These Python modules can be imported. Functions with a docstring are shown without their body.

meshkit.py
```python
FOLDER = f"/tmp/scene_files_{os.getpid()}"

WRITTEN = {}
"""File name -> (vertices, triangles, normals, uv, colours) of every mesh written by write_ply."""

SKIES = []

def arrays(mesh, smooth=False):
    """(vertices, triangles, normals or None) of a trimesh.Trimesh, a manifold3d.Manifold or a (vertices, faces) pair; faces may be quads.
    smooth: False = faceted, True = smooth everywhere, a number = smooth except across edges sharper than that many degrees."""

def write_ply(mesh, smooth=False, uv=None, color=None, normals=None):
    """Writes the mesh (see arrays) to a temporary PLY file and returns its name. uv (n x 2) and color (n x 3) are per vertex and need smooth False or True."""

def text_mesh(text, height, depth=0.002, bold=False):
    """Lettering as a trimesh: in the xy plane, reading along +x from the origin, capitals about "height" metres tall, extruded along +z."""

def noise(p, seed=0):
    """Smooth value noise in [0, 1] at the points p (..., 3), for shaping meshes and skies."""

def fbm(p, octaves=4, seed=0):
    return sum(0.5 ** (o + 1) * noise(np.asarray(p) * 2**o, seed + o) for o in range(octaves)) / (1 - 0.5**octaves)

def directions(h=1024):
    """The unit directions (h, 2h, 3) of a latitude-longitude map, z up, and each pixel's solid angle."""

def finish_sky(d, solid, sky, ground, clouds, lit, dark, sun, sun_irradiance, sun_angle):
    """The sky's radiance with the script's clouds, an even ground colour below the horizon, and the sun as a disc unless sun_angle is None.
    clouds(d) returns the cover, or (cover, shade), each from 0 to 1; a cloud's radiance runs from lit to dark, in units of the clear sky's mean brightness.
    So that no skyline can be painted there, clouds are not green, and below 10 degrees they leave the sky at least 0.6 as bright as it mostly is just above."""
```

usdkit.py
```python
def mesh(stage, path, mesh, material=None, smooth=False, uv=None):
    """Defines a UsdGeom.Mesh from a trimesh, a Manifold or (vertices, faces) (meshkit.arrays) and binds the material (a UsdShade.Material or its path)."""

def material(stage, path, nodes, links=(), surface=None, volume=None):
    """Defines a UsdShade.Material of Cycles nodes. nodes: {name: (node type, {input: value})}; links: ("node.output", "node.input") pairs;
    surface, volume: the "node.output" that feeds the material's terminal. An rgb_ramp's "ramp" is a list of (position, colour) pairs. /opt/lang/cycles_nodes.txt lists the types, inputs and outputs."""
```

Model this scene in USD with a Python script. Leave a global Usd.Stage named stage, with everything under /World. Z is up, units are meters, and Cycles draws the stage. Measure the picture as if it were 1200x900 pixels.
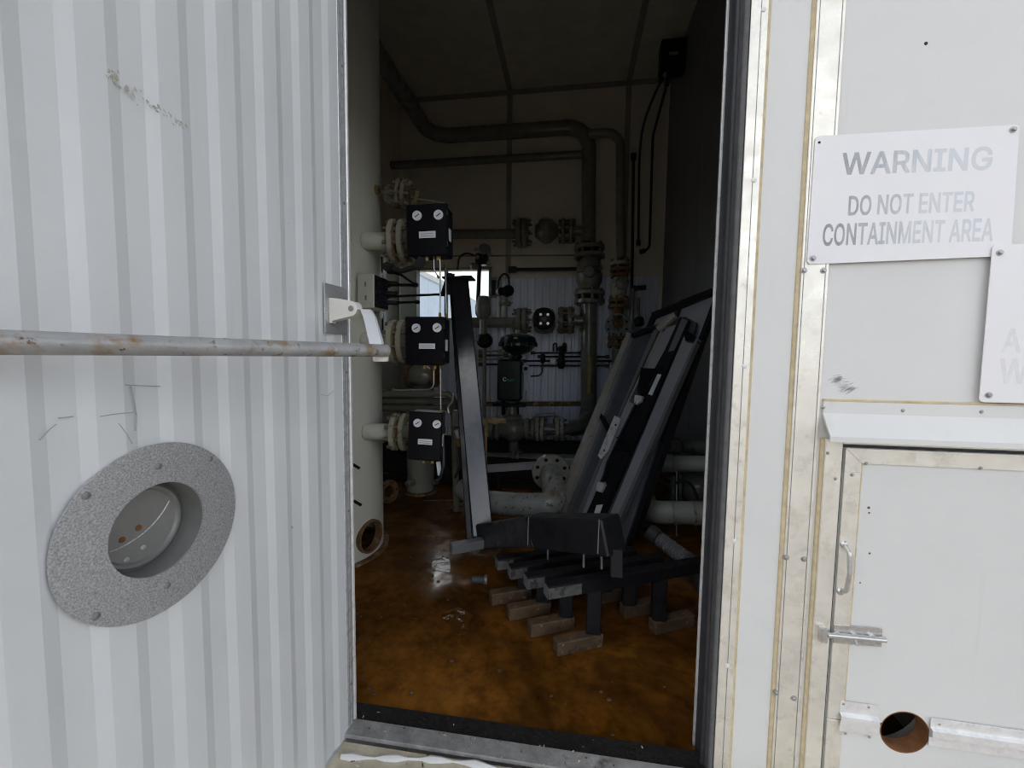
import math, random
import numpy as np, trimesh, usdkit, meshkit
import manifold3d as m3
from pxr import Usd, UsdGeom, UsdLux, UsdShade, Gf

random.seed(7); RNG = np.random.default_rng(7)
stage = Usd.Stage.CreateInMemory()
UsdGeom.Xform.Define(stage, '/World'); UsdGeom.Scope.Define(stage, '/World/Looks')

# ------------------------------------------------------------------ camera
F_PX, PITCH, ROLL, YAW = 479.63, .0689, .0128, .1446
CAM = np.array([0, -1.037, 1.05])
def _rz(v):
    c, s = math.cos(YAW), math.sin(YAW); return np.array([c*v[0]-s*v[1], s*v[0]+c*v[1], v[2]])
_f = np.array([0, math.cos(PITCH), -math.sin(PITCH)]); _r = np.array([1., 0, 0]); _u = np.cross(_r, _f)
FW, RT, UP = _rz(_f), _rz(math.cos(ROLL)*_r+math.sin(ROLL)*_u), _rz(-math.sin(ROLL)*_r+math.cos(ROLL)*_u)
cam = UsdGeom.Camera.Define(stage, '/World/camera')
cam.CreateHorizontalApertureAttr(36.0); cam.CreateFocalLengthAttr(36.0*F_PX/1200); cam.CreateClippingRangeAttr(Gf.Vec2f(.05, 500))
cam.AddTransformOp().Set(Gf.Matrix4d(*[float(x) for x in (*RT, 0, *UP, 0, *(-FW), 0, *CAM, 1)]))
cam.CreateExposureAttr(1.85)

# ------------------------------------------------------------------ sky (sun behind the building, hidden; the front stands in open shade)
skm = usdkit.material(stage, '/World/Looks/sky', {
    "s": ("sky_texture", {"sky_type": "hosek_wilkie", "sun_direction": (-.40, .775, .485), "turbidity": 4.0, "ground_albedo": .35}),
    "tc": ("texture_coordinate", {}), "n": ("noise_texture", {"scale": 2.2, "detail": 6, "roughness": .6}),
    "r": ("rgb_ramp", {"ramp": [(.46, (0, 0, 0)), (.68, (1, 1, 1))]}),
    "m": ("mix", {"color2": (1.05, 1.05, 1.06)}), "b": ("background_shader", {"strength": 1.0})},
    [("tc.generated", "n.vector"), ("n.fac", "r.fac"), ("s.color", "m.color1"), ("r.color", "m.fac"), ("m.color", "b.color")], surface="b.background")
sky = UsdLux.DomeLight.Define(stage, '/World/sky')
UsdShade.MaterialBindingAPI.Apply(sky.GetPrim()).Bind(skm)

# ------------------------------------------------------------------ helpers: pixels to points at a stated depth
def ray(x, y): return (x-600)/F_PX*RT-(y-450)/F_PX*UP+FW
def dep(x, y, d): return CAM+ray(x, y)*d
def at(x, y, Y):
    q = ray(x, y); return CAM+q*((Y-CAM[1])/q[1])
def fl(x, y, z):
    q = ray(x, y); return CAM+q*((z-CAM[2])/q[2])
def on(x, y, o, n):
    q = ray(x, y); return CAM+q*(((o-CAM)@n)/(q@n))
V = lambda *a: np.array(a, float)
def unit(v): v = np.asarray(v, float); return v/np.linalg.norm(v)

# ------------------------------------------------------------------ helpers: prims
LOC, USED = {}, {}
def path_for(name, parent):
    base = '/World' if parent is None else parent
    k = (base, name); n = USED.get(k, 0); USED[k] = n+1
    return f"{base}/{name}" + (f"_{n:03d}" if n else '')
def tagp(p, label=None, cat=None, group=None, kind=None):
    for k, v in (('label', label), ('category', cat), ('group', group), ('kind', kind)):
        if v: p.SetCustomDataByKey(k, v)
def thing(name, label, cat, loc=(0, 0, 0), group=None, kind=None):
    path = path_for(name, None); x = UsdGeom.Xform.Define(stage, path)
    x.AddTranslateOp().Set(Gf.Vec3d(*[float(c) for c in loc])); LOC[path] = np.array(loc, float)
    tagp(x.GetPrim(), label, cat, group, kind); return path
def obj(name, mesh, mat, parent=None, label=None, cat=None, group=None, kind=None, smooth=35):
    path = path_for(name, parent); LOC[path] = LOC.get(parent, np.zeros(3))
    v, f, _ = meshkit.arrays(mesh)
    m = usdkit.mesh(stage, path, trimesh.Trimesh(v-LOC[path], f, process=False), mat, smooth=smooth)
    tagp(m.GetPrim(), label, cat, group, kind); return path

# ------------------------------------------------------------------ helpers: shapes (world coordinates)
def cat(*ms): return trimesh.util.concatenate([m for m in ms if m is not None])
def frame(z, x=None):
    z = unit(z); x = V(1, 0, 0) if x is None else np.asarray(x, float)
    if abs(unit(x)@z) > .97: x = V(0, 0, 1) if abs(z[2]) < .9 else V(0, 1, 0)
    x = unit(x-(x@z)*z); y = np.cross(z, x); return np.stack([x, y, z], 1)
def place(m, R, o):
    T = np.eye(4); T[:3, :3] = R; T[:3, 3] = o; m.apply_transform(T); return m
def box(size, o=(0, 0, 0), R=None, b=.002):
    s = np.array(size, float)/2; b = min(b, s.min()*.45); pts = []
    for sx in (-1, 1):
        for sy in (-1, 1):
            for sz in (-1, 1):
                for k in range(3):
                    q = s.copy(); q -= b; q[k] += b; pts.append(q*(sx, sy, sz))
    m = trimesh.convex.convex_hull(np.array(pts)); return place(m, np.eye(3) if R is None else R, o)
def bx(x0, x1, y0, y1, z0, z1, b=.002): return box((x1-x0, y1-y0, z1-z0), ((x0+x1)/2, (y0+y1)/2, (z0+z1)/2), b=b)
def beam(p0, p1, w, h=None, up=(0, 0, 1), b=.004):
    p0, p1 = np.asarray(p0, float), np.asarray(p1, float); d = unit(p1-p0); h = h or w
    up = np.asarray(up, float); up = V(0, 1, 0) if abs(unit(up)@d) > .97 else up
    v = unit(up-(up@d)*d); u = np.cross(v, d); return box((w, h, np.linalg.norm(p1-p0)), (p0+p1)/2, np.stack([u, v, d], 1), b)
def lathe(prof, o, axis, n=28, x=None):
    """prof: (radius, height along axis) pairs from bottom to top; closed at both ends."""
    p = [(0, prof[0][1])]+[tuple(q) for q in prof]+[(0, prof[-1][1])]
    a = np.arange(n)*2*np.pi/n; vs = []; k = len(p)
    for r, h in p[1:-1]: vs.append(np.stack([r*np.cos(a), r*np.sin(a), np.full(n, h)], 1))
    vs = np.vstack(vs+[[[0, 0, p[0][1]], [0, 0, p[-1][1]]]]); fs = []; rings = k-2
    for i in range(rings-1):
        for j in range(n):
            A, B, C, D_ = i*n+j, i*n+(j+1) % n, (i+1)*n+(j+1) % n, (i+1)*n+j; fs += [(A, B, C), (A, C, D_)]
    b, t = rings*n, rings*n+1
    for j in range(n): fs += [(b, (j+1) % n, j), (t, (rings-1)*n+j, (rings-1)*n+(j+1) % n)]
    return place(trimesh.Trimesh(vs, fs, process=False), frame(axis, x), np.asarray(o, float))
def ring(ro, ri, o, axis, t, n=28):
    """annulus of thickness t from o along axis"""
    a = np.arange(n)*2*np.pi/n; c, s = np.cos(a), np.sin(a); pr = [(ro, 0), (ro, t), (ri, t), (ri, 0)]
    vs = np.vstack([np.stack([r*c, r*s, np.full(n, h)], 1) for r, h in pr]); fs = []
    for i in range(4):
        for j in range(n):
            A, B, C, D_ = i*n+j, i*n+(j+1) % n, ((i+1) % 4)*n+(j+1) % n, ((i+1) % 4)*n+j; fs += [(A, B, C), (A, C, D_)]
    return place(trimesh.Trimesh(vs, fs, process=False), frame(axis), np.asarray(o, float))
def rod(p0, p1, r, n=16, r1=None):
    p0, p1 = np.asarray(p0, float), np.asarray(p1, float); L = np.linalg.norm(p1-p0)
    c = min(.15*r, L*.2); r1 = r if r1 is None else r1
    return lathe([(r-c, 0), (r, c), (r1, L-c), (r1-c, L)], p0, p1-p0, n)
def bend(pts, R, k=7):
    pts = [np.asarray(p, float) for p in pts]; out = [pts[0]]
    for a, b, c in zip(pts, pts[1:], pts[2:]):
        u, w = unit(a-b), unit(c-b); th = math.acos(np.clip(u@w, -1, 1))
        if math.pi-th < .02: out.append(b); continue
        t = min(R/math.tan(th/2), .48*np.linalg.norm(a-b), .48*np.linalg.norm(c-b)); p, q = b+u*t, b+w*t
        for s in np.linspace(0, 1, k): out.append((1-s)**2*p+2*s*(1-s)*(b*.78+(p+q)*.11)+s*s*q)
    return out+[pts[-1]]
def tube(pts, r, n=14):
    p = np.array(pts, float); k = len(p); t = np.gradient(p, axis=0) if k > 2 else np.repeat([p[1]-p[0]], 2, 0)
    t /= np.linalg.norm(t, axis=1, keepdims=True); Rm = frame(t[0]); x = Rm[:, 0]; a = np.arange(n)*2*np.pi/n; vs = []
    rr = np.broadcast_to(r, (k,))
    for i in range(k):
        x = unit(x-(x@t[i])*t[i]); y = np.cross(t[i], x); vs.append(p[i]+rr[i]*(np.cos(a)[:, None]*x+np.sin(a)[:, None]*y))
    vs = np.vstack(vs+[p[:1], p[-1:]]); fs = []
    for i in range(k-1):
        for j in range(n):
            A, B, C, D_ = i*n+j, i*n+(j+1) % n, (i+1)*n+(j+1) % n, (i+1)*n+j; fs += [(A, B, C), (A, C, D_)]
    for j in range(n): fs += [(k*n, (j+1) % n, j), (k*n+1, (k-1)*n+j, (k-1)*n+(j+1) % n)]
    return trimesh.Trimesh(vs, fs, process=False)
def extr(poly, t, R, o):
    """polygon (n x 2) in the frame's x, y, extruded t along its z"""
    from shapely.geometry import Polygon
    return place(trimesh.creation.extrude_polygon(Polygon(poly) if not hasattr(poly, 'exterior') else poly, t, engine='earcut'), R, o)
def man(m): return m3.Manifold(m3.Mesh(np.asarray(m.vertices, np.float32), np.asarray(m.faces, np.uint32)))
def cut(a, *bs):
    m = a if isinstance(a, m3.Manifold) else man(a)
    for b in bs: m = m-(b if isinstance(b, m3.Manifold) else man(b))
    return m
def bolts(o, axis, rc, n, rb, L, ph=.2):
    """n hexagon bolts on a circle round o, running L along the axis both ways"""
    Rm = frame(axis); out = []
    for i in range(n):
        a = ph+i*2*np.pi/n; c = np.asarray(o)+rc*(math.cos(a)*Rm[:, 0]+math.sin(a)*Rm[:, 1])
        out += [lathe([(rb, -L), (rb, L)], c, axis, 6)]
    return cat(*out)
def flange_disc(o, axis, r, t, n=30): return lathe([(r*.62, 0), (r*.96, 0), (r, t*.12), (r, t*.88), (r*.96, t), (r*.62, t)], o, axis, n)

# ------------------------------------------------------------------ materials
def mat(name, col, rough=.5, metal=0., var=.12, scale=6., spots=None, spots2=None, streak=None, bump=0., bscale=60., rvar=0., spec=.5):
    """spots: (colour, scale, threshold, softness) patches of dirt or rust with a shape of their own; streak: (colour, amount) vertical runs of grime"""
    c = np.array(col, float)
    N = {"g": ("geometry", {}), "n0": ("noise_texture", {"scale": scale, "detail": 5, "roughness": .6}),
         "r0": ("rgb_ramp", {"ramp": [(.3, tuple(c*(1-var))), (.7, tuple(np.minimum(c*(1+var), 1)))]}),
         "p": ("principled_bsdf", {"roughness": rough, "metallic": metal, "specular_ior_level": spec})}
    Lk = [("g.position", "n0.vector"), ("n0.fac", "r0.fac")]; cur = "r0.color"
    def patch(i, sp, squash=None):
        nonlocal cur
        sc, s, th, soft = sp
        N[f"n{i}"] = ("noise_texture", {"scale": s, "detail": 8, "roughness": .65}); N[f"r{i}"] = ("rgb_ramp", {"ramp": [(th, (0, 0, 0)), (min(th+soft, 1), (1, 1, 1))]})
        N[f"m{i}"] = ("mix", {"color2": tuple(sc)})
        if squash:
            N[f"q{i}"] = ("mapping", {"scale": squash}); Lk.append(("g.position", f"q{i}.vector")); Lk.append((f"q{i}.vector", f"n{i}.vector"))
        else: Lk.append(("g.position", f"n{i}.vector"))
        Lk.extend([(f"n{i}.fac", f"r{i}.fac"), (f"r{i}.color", f"m{i}.fac"), (cur, f"m{i}.color1")]); cur = f"m{i}.color"
    if spots: patch(1, spots)
    if spots2: patch(2, spots2)
    if streak: patch(3, (streak[0], 9., .72-streak[1], .25), (1.6, 1.6, .12))
    Lk.append((cur, "p.base_color"))
    if bump:
        N["nb"] = ("noise_texture", {"scale": bscale, "detail": 4}); N["b"] = ("bump", {"strength": bump, "distance": .004})
        Lk += [("g.position", "nb.vector"), ("nb.fac", "b.height"), ("b.normal", "p.normal")]
    if rvar:
        N["nr"] = ("noise_texture", {"scale": scale*1.7, "detail": 5}); N["mr"] = ("map_range", {"from_min": .35, "from_max": .65, "to_min": max(rough-rvar, .02), "to_max": min(rough+rvar, 1), "clamp": True})
        Lk += [("g.position", "nr.vector"), ("nr.fac", "mr.value"), ("mr.result", "p.roughness")]
    return usdkit.material(stage, '/World/Looks/'+name, N, Lk, surface="p.BSDF")
RUST = (.16, .06, .02)
M = dict(
    door=mat('door_paint', (.66, .675, .685), .42, var=.04, scale=3, streak=((.52, .52, .47), .08), spots2=((.42, .40, .33), 30, .70, .05), rvar=.08),
    wall=mat('wall_paint', (.70, .69, .67), .5, var=.03, scale=2.5, streak=((.60, .59, .55), .10), spots2=((.35, .33, .30), 24, .74, .04)),
    alu=mat('weathered_aluminium', (.84, .80, .72), .40, .62, var=.08, scale=14, spots=((.60, .52, .40), 26, .64, .12), streak=((.72, .63, .48), .10), rvar=.12),
    coolalu=mat('cool_aluminium', (.58, .60, .62), .36, .45, var=.12, scale=30, rvar=.1),
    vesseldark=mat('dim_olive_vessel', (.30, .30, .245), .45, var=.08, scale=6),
    brite=mat('bright_aluminium', (.88, .87, .86), .36, .45, var=.06, scale=20, rvar=.1),
    caulk=mat('tan_caulk', (.56, .46, .29), .8, var=.18, scale=40, bump=.4),
    rubber=mat('black_rubber', (.035, .035, .04), .6, var=.3, scale=20),
    greygum=mat('grey_gasket', (.10, .10, .10), .7, var=.2, scale=30, bump=.3, bscale=300),
    trimwhite=mat('white_trim', (.75, .74, .72), .45, var=.05),
    galv=mat('galvanised_steel', (.46, .465, .475), .45, .6, var=.42, scale=420, rvar=.1),
    galvdark=mat('dull_galvanised', (.27, .27, .262), .5, .6, var=.12, scale=12, spots=((.22, .22, .21), 9, .6, .2)),
    zinc=mat('zinc_plated', (.60, .59, .57), .28, .85, var=.05, scale=20, rvar=.05),
    screw=mat('grey_screw', (.40, .39, .38), .4, .7, var=.2, scale=90),
    cream=mat('cream_enamel', (.72, .70, .64), .4, var=.05, spots=((.30, .24, .14), 60, .72, .04)),
    armwhite=mat('white_enamel', (.66, .67, .68), .35, var=.04),
    bar=mat('rusty_grey_pipe', (.33, .33, .33), .42, .3, var=.16, scale=20, spots=((.24, .15, .065), 26, .50, .16), spots2=((.10, .055, .025), 60, .60, .06), bump=.25, bscale=120),
    sign=mat('white_sign', (.82, .80, .81), .35, var=.02, scale=3),
    sill=mat('weathered_sill', (.27, .265, .255), .7, .2, var=.3, scale=18, spots=((.10, .09, .08), 14, .58, .12), bump=.6, bscale=80),
    ledge=mat('dirty_cream_ledge', (.50, .44, .33), .8, var=.25, scale=16, spots=((.16, .11, .07), 12, .60, .10), spots2=((.75, .72, .66), 18, .62, .05), bump=.5),
    muck=mat('black_muck', (.010, .009, .008), .55, var=.5, scale=40, spots=((.20, .17, .14), 70, .70, .06), bump=1., bscale=90, spec=.4),
    blacksteel=mat('black_painted_steel', (.009, .009, .011), .40, var=.25, scale=10, spots=((.085, .08, .07), 30, .70, .08), rvar=.10, spec=.35),
    dullsteel=mat('dull_scraped_steel', (.020, .020, .026), .38, var=.25, scale=10, spots=((.14, .135, .12), 16, .60, .12), rvar=.10, spec=.6),
    dustysteel=mat('dusty_dark_steel', (.013, .013, .018), .19, .0, var=.15, scale=14, rvar=.02, spec=.9),
    muddy=mat('muddy_steel', (.105, .064, .034), .7, var=.35, scale=18, spots=((.05, .04, .03), 25, .55, .1), spots2=((.40, .28, .16), 40, .62, .08), bump=.4),
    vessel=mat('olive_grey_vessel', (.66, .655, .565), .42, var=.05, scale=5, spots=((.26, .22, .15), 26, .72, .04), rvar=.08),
    pipe=mat('grey_green_pipe', (.20, .195, .16), .26, var=.12, scale=8, spots=((.16, .11, .06), 16, .64, .08), rvar=.1),
    flange=mat('cream_flange_rust', (.42, .40, .30), .5, var=.15, scale=16, spots=((.21, .10, .035), 20, .56, .08), bump=.2),
    flangedirty=mat('grimy_flange', (.22, .20, .15), .5, var=.25, scale=20, spots=((.10, .05, .022), 22, .50, .08), bump=.3),
    rusty=mat('rusted_iron', (.17, .085, .035), .75, var=.4, scale=20, spots=((.32, .27, .16), 16, .55, .1), bump=.5),
    rust=mat('rust', (.19, .08, .028), .85, var=.4, scale=24, bump=.6),
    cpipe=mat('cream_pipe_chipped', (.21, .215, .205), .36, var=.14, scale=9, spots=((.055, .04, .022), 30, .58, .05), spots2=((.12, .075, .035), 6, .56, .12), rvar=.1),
    bolt=mat('rusty_bolt', (.20, .16, .11), .6, .3, var=.4, scale=60),
    case=mat('black_case', (.005, .005, .007), .42, var=.2, scale=30, spec=.22),
    glassdial=mat('gauge_dial', (.78, .80, .84), .3, var=.04),
    label=mat('white_label', (.74, .77, .80), .5, var=.03),
    tube=mat('steel_tubing', (.42, .42, .42), .32, .8, var=.15, scale=30),
    blacktube=mat('black_hose', (.02, .02, .022), .5, var=.2),
    green=mat('dark_green_enamel', (.006, .020, .015), .3, var=.2, scale=12),
    brass=mat('yellow_brass', (.26, .20, .07), .45, .4, var=.2, scale=30),
    yellow=mat('yellow_marker', (.42, .33, .06), .6, var=.25, scale=30, spots=((.06, .05, .03), 40, .6, .06)),
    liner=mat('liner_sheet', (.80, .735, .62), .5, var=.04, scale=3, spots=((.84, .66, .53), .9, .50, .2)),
    ribwhite=mat('white_ribbed_sheet', (.82, .86, .97), .38, var=.04, scale=3),
    ceil=mat('dim_ceiling_sheet', (.74, .70, .58), .6, var=.1),
    linershade=mat('shaded_liner_sheet', (.22, .22, .225), .45, var=.1, scale=3),  # liner for the right wall, with its shade put into the colour
    batten=mat('seam_batten', (.36, .34, .28), .6, var=.1),
    slabface=mat('grey_glossy_sheet', (.13, .14, .155), .16, .35, var=.08, scale=4, rvar=.08),
    slabedge=mat('scuffed_aluminium_edge', (.46, .43, .385), .45, .5, var=.15, scale=18, spots=((.28, .24, .18), 20, .6, .1)),
    rag=mat('tan_leather', (.36, .24, .12), .8, var=.3, scale=30, bump=.5),
    ground=mat('gravel_ground', (.34, .29, .235), .9, var=.3, scale=5),
    outwall=mat('shade_blue_cladding', (.70, .78, .90), .5, var=.05),  # white cladding with the blue of shade mixed into its colour
    hose=mat('grey_flexible_hose', (.22, .225, .235), .55, var=.15, scale=20, spots=((.10, .09, .08), 20, .6, .1)),
    slabmid=mat('mid_grey_sheet', (.20, .20, .205), .35, .3, var=.1, scale=6),
    slabpale=mat('pale_grey_sheet', (.40, .41, .44), .28, .25, var=.08, scale=5),
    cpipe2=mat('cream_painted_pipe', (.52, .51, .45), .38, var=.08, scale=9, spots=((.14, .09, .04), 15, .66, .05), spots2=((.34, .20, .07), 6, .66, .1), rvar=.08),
    water=mat('standing_water', (.075, .030, .004), .02, var=.3, bump=.4, bscale=30),
    hosedark=mat('dark_grimy_hose', (.06, .058, .055), .6, var=.25, scale=20),
    print=mat('faded_dark_print', (.30, .30, .32), .6, var=.35, scale=70),
    print2=mat('very_faded_print', (.755, .74, .75), .6, var=.06, scale=60),
    smudge=mat('grey_smudge', (.47, .47, .48), .6, var=.2, scale=80),
    deck=mat('grimy_steel_deck', (.012, .010, .008), .7, var=.5, scale=8, spec=.3),
    scuffed=mat('scuffed_black_steel', (.11, .11, .105), .45, var=.3, scale=40, spots=((.02, .02, .024), 30, .50, .12)),
    rustmark=mat('scraped_paint', (.44, .43, .36), .6, var=.2, scale=80),
    scratch=mat('dark_scratch', (.34, .35, .36), .6, var=.2, scale=80),
)
# print that has faded from left to right across the sign
M['fade'] = usdkit.material(stage, '/World/Looks/fading_print', {
    "g": ("geometry", {}), "s": ("separate_xyz", {}), "mr": ("map_range", {"from_min": .56, "from_max": .86, "to_min": 0, "to_max": 1, "clamp": True}),
    "q": ("mapping", {"scale": (1, 1, .15)}), "n": ("noise_texture", {"scale": 160., "detail": 4}), "ad": ("math", {"math_type": "multiply_add", "value2": .7}),
    "r": ("rgb_ramp", {"ramp": [(.15, (.22, .22, .25)), (.62, (.46, .47, .50)), (1, (.66, .67, .71))]}), "p": ("principled_bsdf", {"roughness": .6})},
    [("g.position", "s.vector"), ("s.x", "mr.value"), ("g.position", "q.vector"), ("q.vector", "n.vector"), ("n.fac", "ad.value1"), ("mr.result", "ad.value3"), ("ad.value", "r.fac"), ("r.color", "p.base_color")], surface="p.BSDF")
# rusty standing water and sludge; broad dark patches also paint gloom into the floor
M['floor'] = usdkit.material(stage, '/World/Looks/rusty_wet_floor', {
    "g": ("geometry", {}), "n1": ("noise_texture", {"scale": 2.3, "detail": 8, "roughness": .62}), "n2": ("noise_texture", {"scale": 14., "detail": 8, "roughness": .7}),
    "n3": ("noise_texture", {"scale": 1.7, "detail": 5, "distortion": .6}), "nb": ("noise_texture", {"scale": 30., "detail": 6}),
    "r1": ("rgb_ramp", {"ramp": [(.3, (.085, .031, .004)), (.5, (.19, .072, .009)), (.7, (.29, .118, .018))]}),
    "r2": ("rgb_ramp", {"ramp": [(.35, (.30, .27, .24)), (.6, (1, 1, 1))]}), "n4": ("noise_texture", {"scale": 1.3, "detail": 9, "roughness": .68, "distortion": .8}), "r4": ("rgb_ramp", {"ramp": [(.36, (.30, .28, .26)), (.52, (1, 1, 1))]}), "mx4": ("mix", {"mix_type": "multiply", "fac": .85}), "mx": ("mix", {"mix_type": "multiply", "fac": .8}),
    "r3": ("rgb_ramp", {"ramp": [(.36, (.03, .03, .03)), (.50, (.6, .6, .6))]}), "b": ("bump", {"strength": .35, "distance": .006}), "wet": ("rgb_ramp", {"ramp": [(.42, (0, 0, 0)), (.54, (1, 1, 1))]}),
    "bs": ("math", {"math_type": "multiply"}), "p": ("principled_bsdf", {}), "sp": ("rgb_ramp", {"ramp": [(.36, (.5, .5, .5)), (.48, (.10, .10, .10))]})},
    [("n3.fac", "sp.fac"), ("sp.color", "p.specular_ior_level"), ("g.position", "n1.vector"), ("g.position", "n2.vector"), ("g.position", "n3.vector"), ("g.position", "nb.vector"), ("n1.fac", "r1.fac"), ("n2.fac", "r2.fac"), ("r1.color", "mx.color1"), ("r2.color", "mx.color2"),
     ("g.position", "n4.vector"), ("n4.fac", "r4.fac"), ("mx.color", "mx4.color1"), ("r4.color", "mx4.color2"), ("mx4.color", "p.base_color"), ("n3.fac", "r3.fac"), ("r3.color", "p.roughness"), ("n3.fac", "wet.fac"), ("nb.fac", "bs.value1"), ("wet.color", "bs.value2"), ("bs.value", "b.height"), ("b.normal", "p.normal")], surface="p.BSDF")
M['pane'] = usdkit.material(stage, '/World/Looks/window_pane', {"t": ("transparent_bsdf", {"color": (.93, .96, .97)}), "g": ("glossy_bsdf", {"roughness": .03, "color": (.9, .9, .9)}), "f": ("fresnel", {"IOR": 1.45}), "m": ("mix_closure", {})},
    [("t.BSDF", "m.closure1"), ("g.BSDF", "m.closure2"), ("f.fac", "m.fac")], surface="m.closure")

# ================================================================== the setting
FZ, YB, TW = -.04, 3.9, .115            # floor level, back wall, thickness of the front wall
XJ, XL, XR, ZC = float(at(858, 450, 0)[0]), -2.14, 1.0, 4.13   # right jamb, left wall, right wall, ceiling
Zdoor = 2.2

def screw(c, n, r, parent, m='screw', washer=True, name='screw'):
    prof = [(r, 0), (r, r*.25), (r*.62, r*.3), (r*.62, r*.75), (r*.45, r*.95)] if washer else [(r, 0), (r*.9, r*.35), (r*.4, r*.5)]
    return obj(name, lathe(prof, np.asarray(c)-np.asarray(n)*.0008, n, 12), M[m], parent)
OUT = V(0, -1, 0)

gnd = obj('ground', bx(-60, 60, -60, 60, -.95, -.65), M['ground'], label='bare gravel yard round the building', cat='ground', kind='structure')
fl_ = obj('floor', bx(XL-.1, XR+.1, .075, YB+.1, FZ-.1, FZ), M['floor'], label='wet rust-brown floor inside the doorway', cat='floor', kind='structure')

# front wall -------------------------------------------------------
hole_c = at(1057, 855, 0); hole = lathe([(.052, -.4), (.052, .4)], hole_c, (0, 1, 0), 40)
w = thing('wall_front', 'white flat-panel outside wall around the open doorway', 'wall', (0, 0, 0), kind='structure')
xs1 = at(926, 450, 0)[0]; xs2 = at(961, 450, 0)[0]
obj('wall_core', cut(bx(XJ+.004, 2.4, .012, TW, -.65, 4.25), lathe([(.13, -.1), (.13, .4)], hole_c, (0, 1, 0), 32)), M['wall'], w)
obj('wall_core', bx(-2.4, -.66, .012, TW, -.65, 4.25), M['wall'], w)
obj('lintel', bx(-.66, XJ+.004, .012, TW, Zdoor, 4.25), M['wall'], w)
obj('base_beam', bx(-2.4, 2.4, .0, TW, -.65, -.09), M['wall'], w)
obj('siding_panel', bx(XJ+.03, xs1-.002, -.001, .012, -.65, 4.25, b=.001), M['wall'], w)
obj('siding_panel', cut(bx(xs1+.02, 2.4, -.001, .012, -.65, 4.25, b=.001), hole), M['wall'], w)
obj('siding_panel', bx(-2.4, -.68, -.001, .012, -.65, 4.25, b=.001), M['wall'], w)
for px, py in ((1085, 51), ): obj('rivet_hole', lathe([(.0035, 0), (.0035, .0008)], at(px, py, -.001)+V(0, .0002, 0), OUT, 10), M['muck'], w)
# scuffs on the panel over the hatch: thin smears of grey rubber
def smear(px, L, ang, n, seed, Y, parent, m, wid=.0012, plane=None, spread=.012):
    r = np.random.default_rng(seed); out = []
    for i in range(n):
        c = at(*px, Y)+V(r.normal()*spread, 0, r.normal()*spread*.6); a = ang+r.normal()*.18; l = L*r.uniform(.4, 1)
        d = V(math.cos(a), 0, math.sin(a)); out.append(box((l, .0006, wid*r.uniform(.6, 1.6)), c, np.stack([d, V(0, 1, 0), np.cross(d, V(0, 1, 0))], 1), .0002))
    obj('scuff_mark', cat(*out), M[m], parent, kind='stuff')
smear((981, 445), .018, .35, 34, 1, -.0012, w, 'smudge', .0008, spread=.008); smear((993, 455), .018, .6, 40, 2, -.0012, w, 'smudge', .0008, spread=.008)

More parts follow.
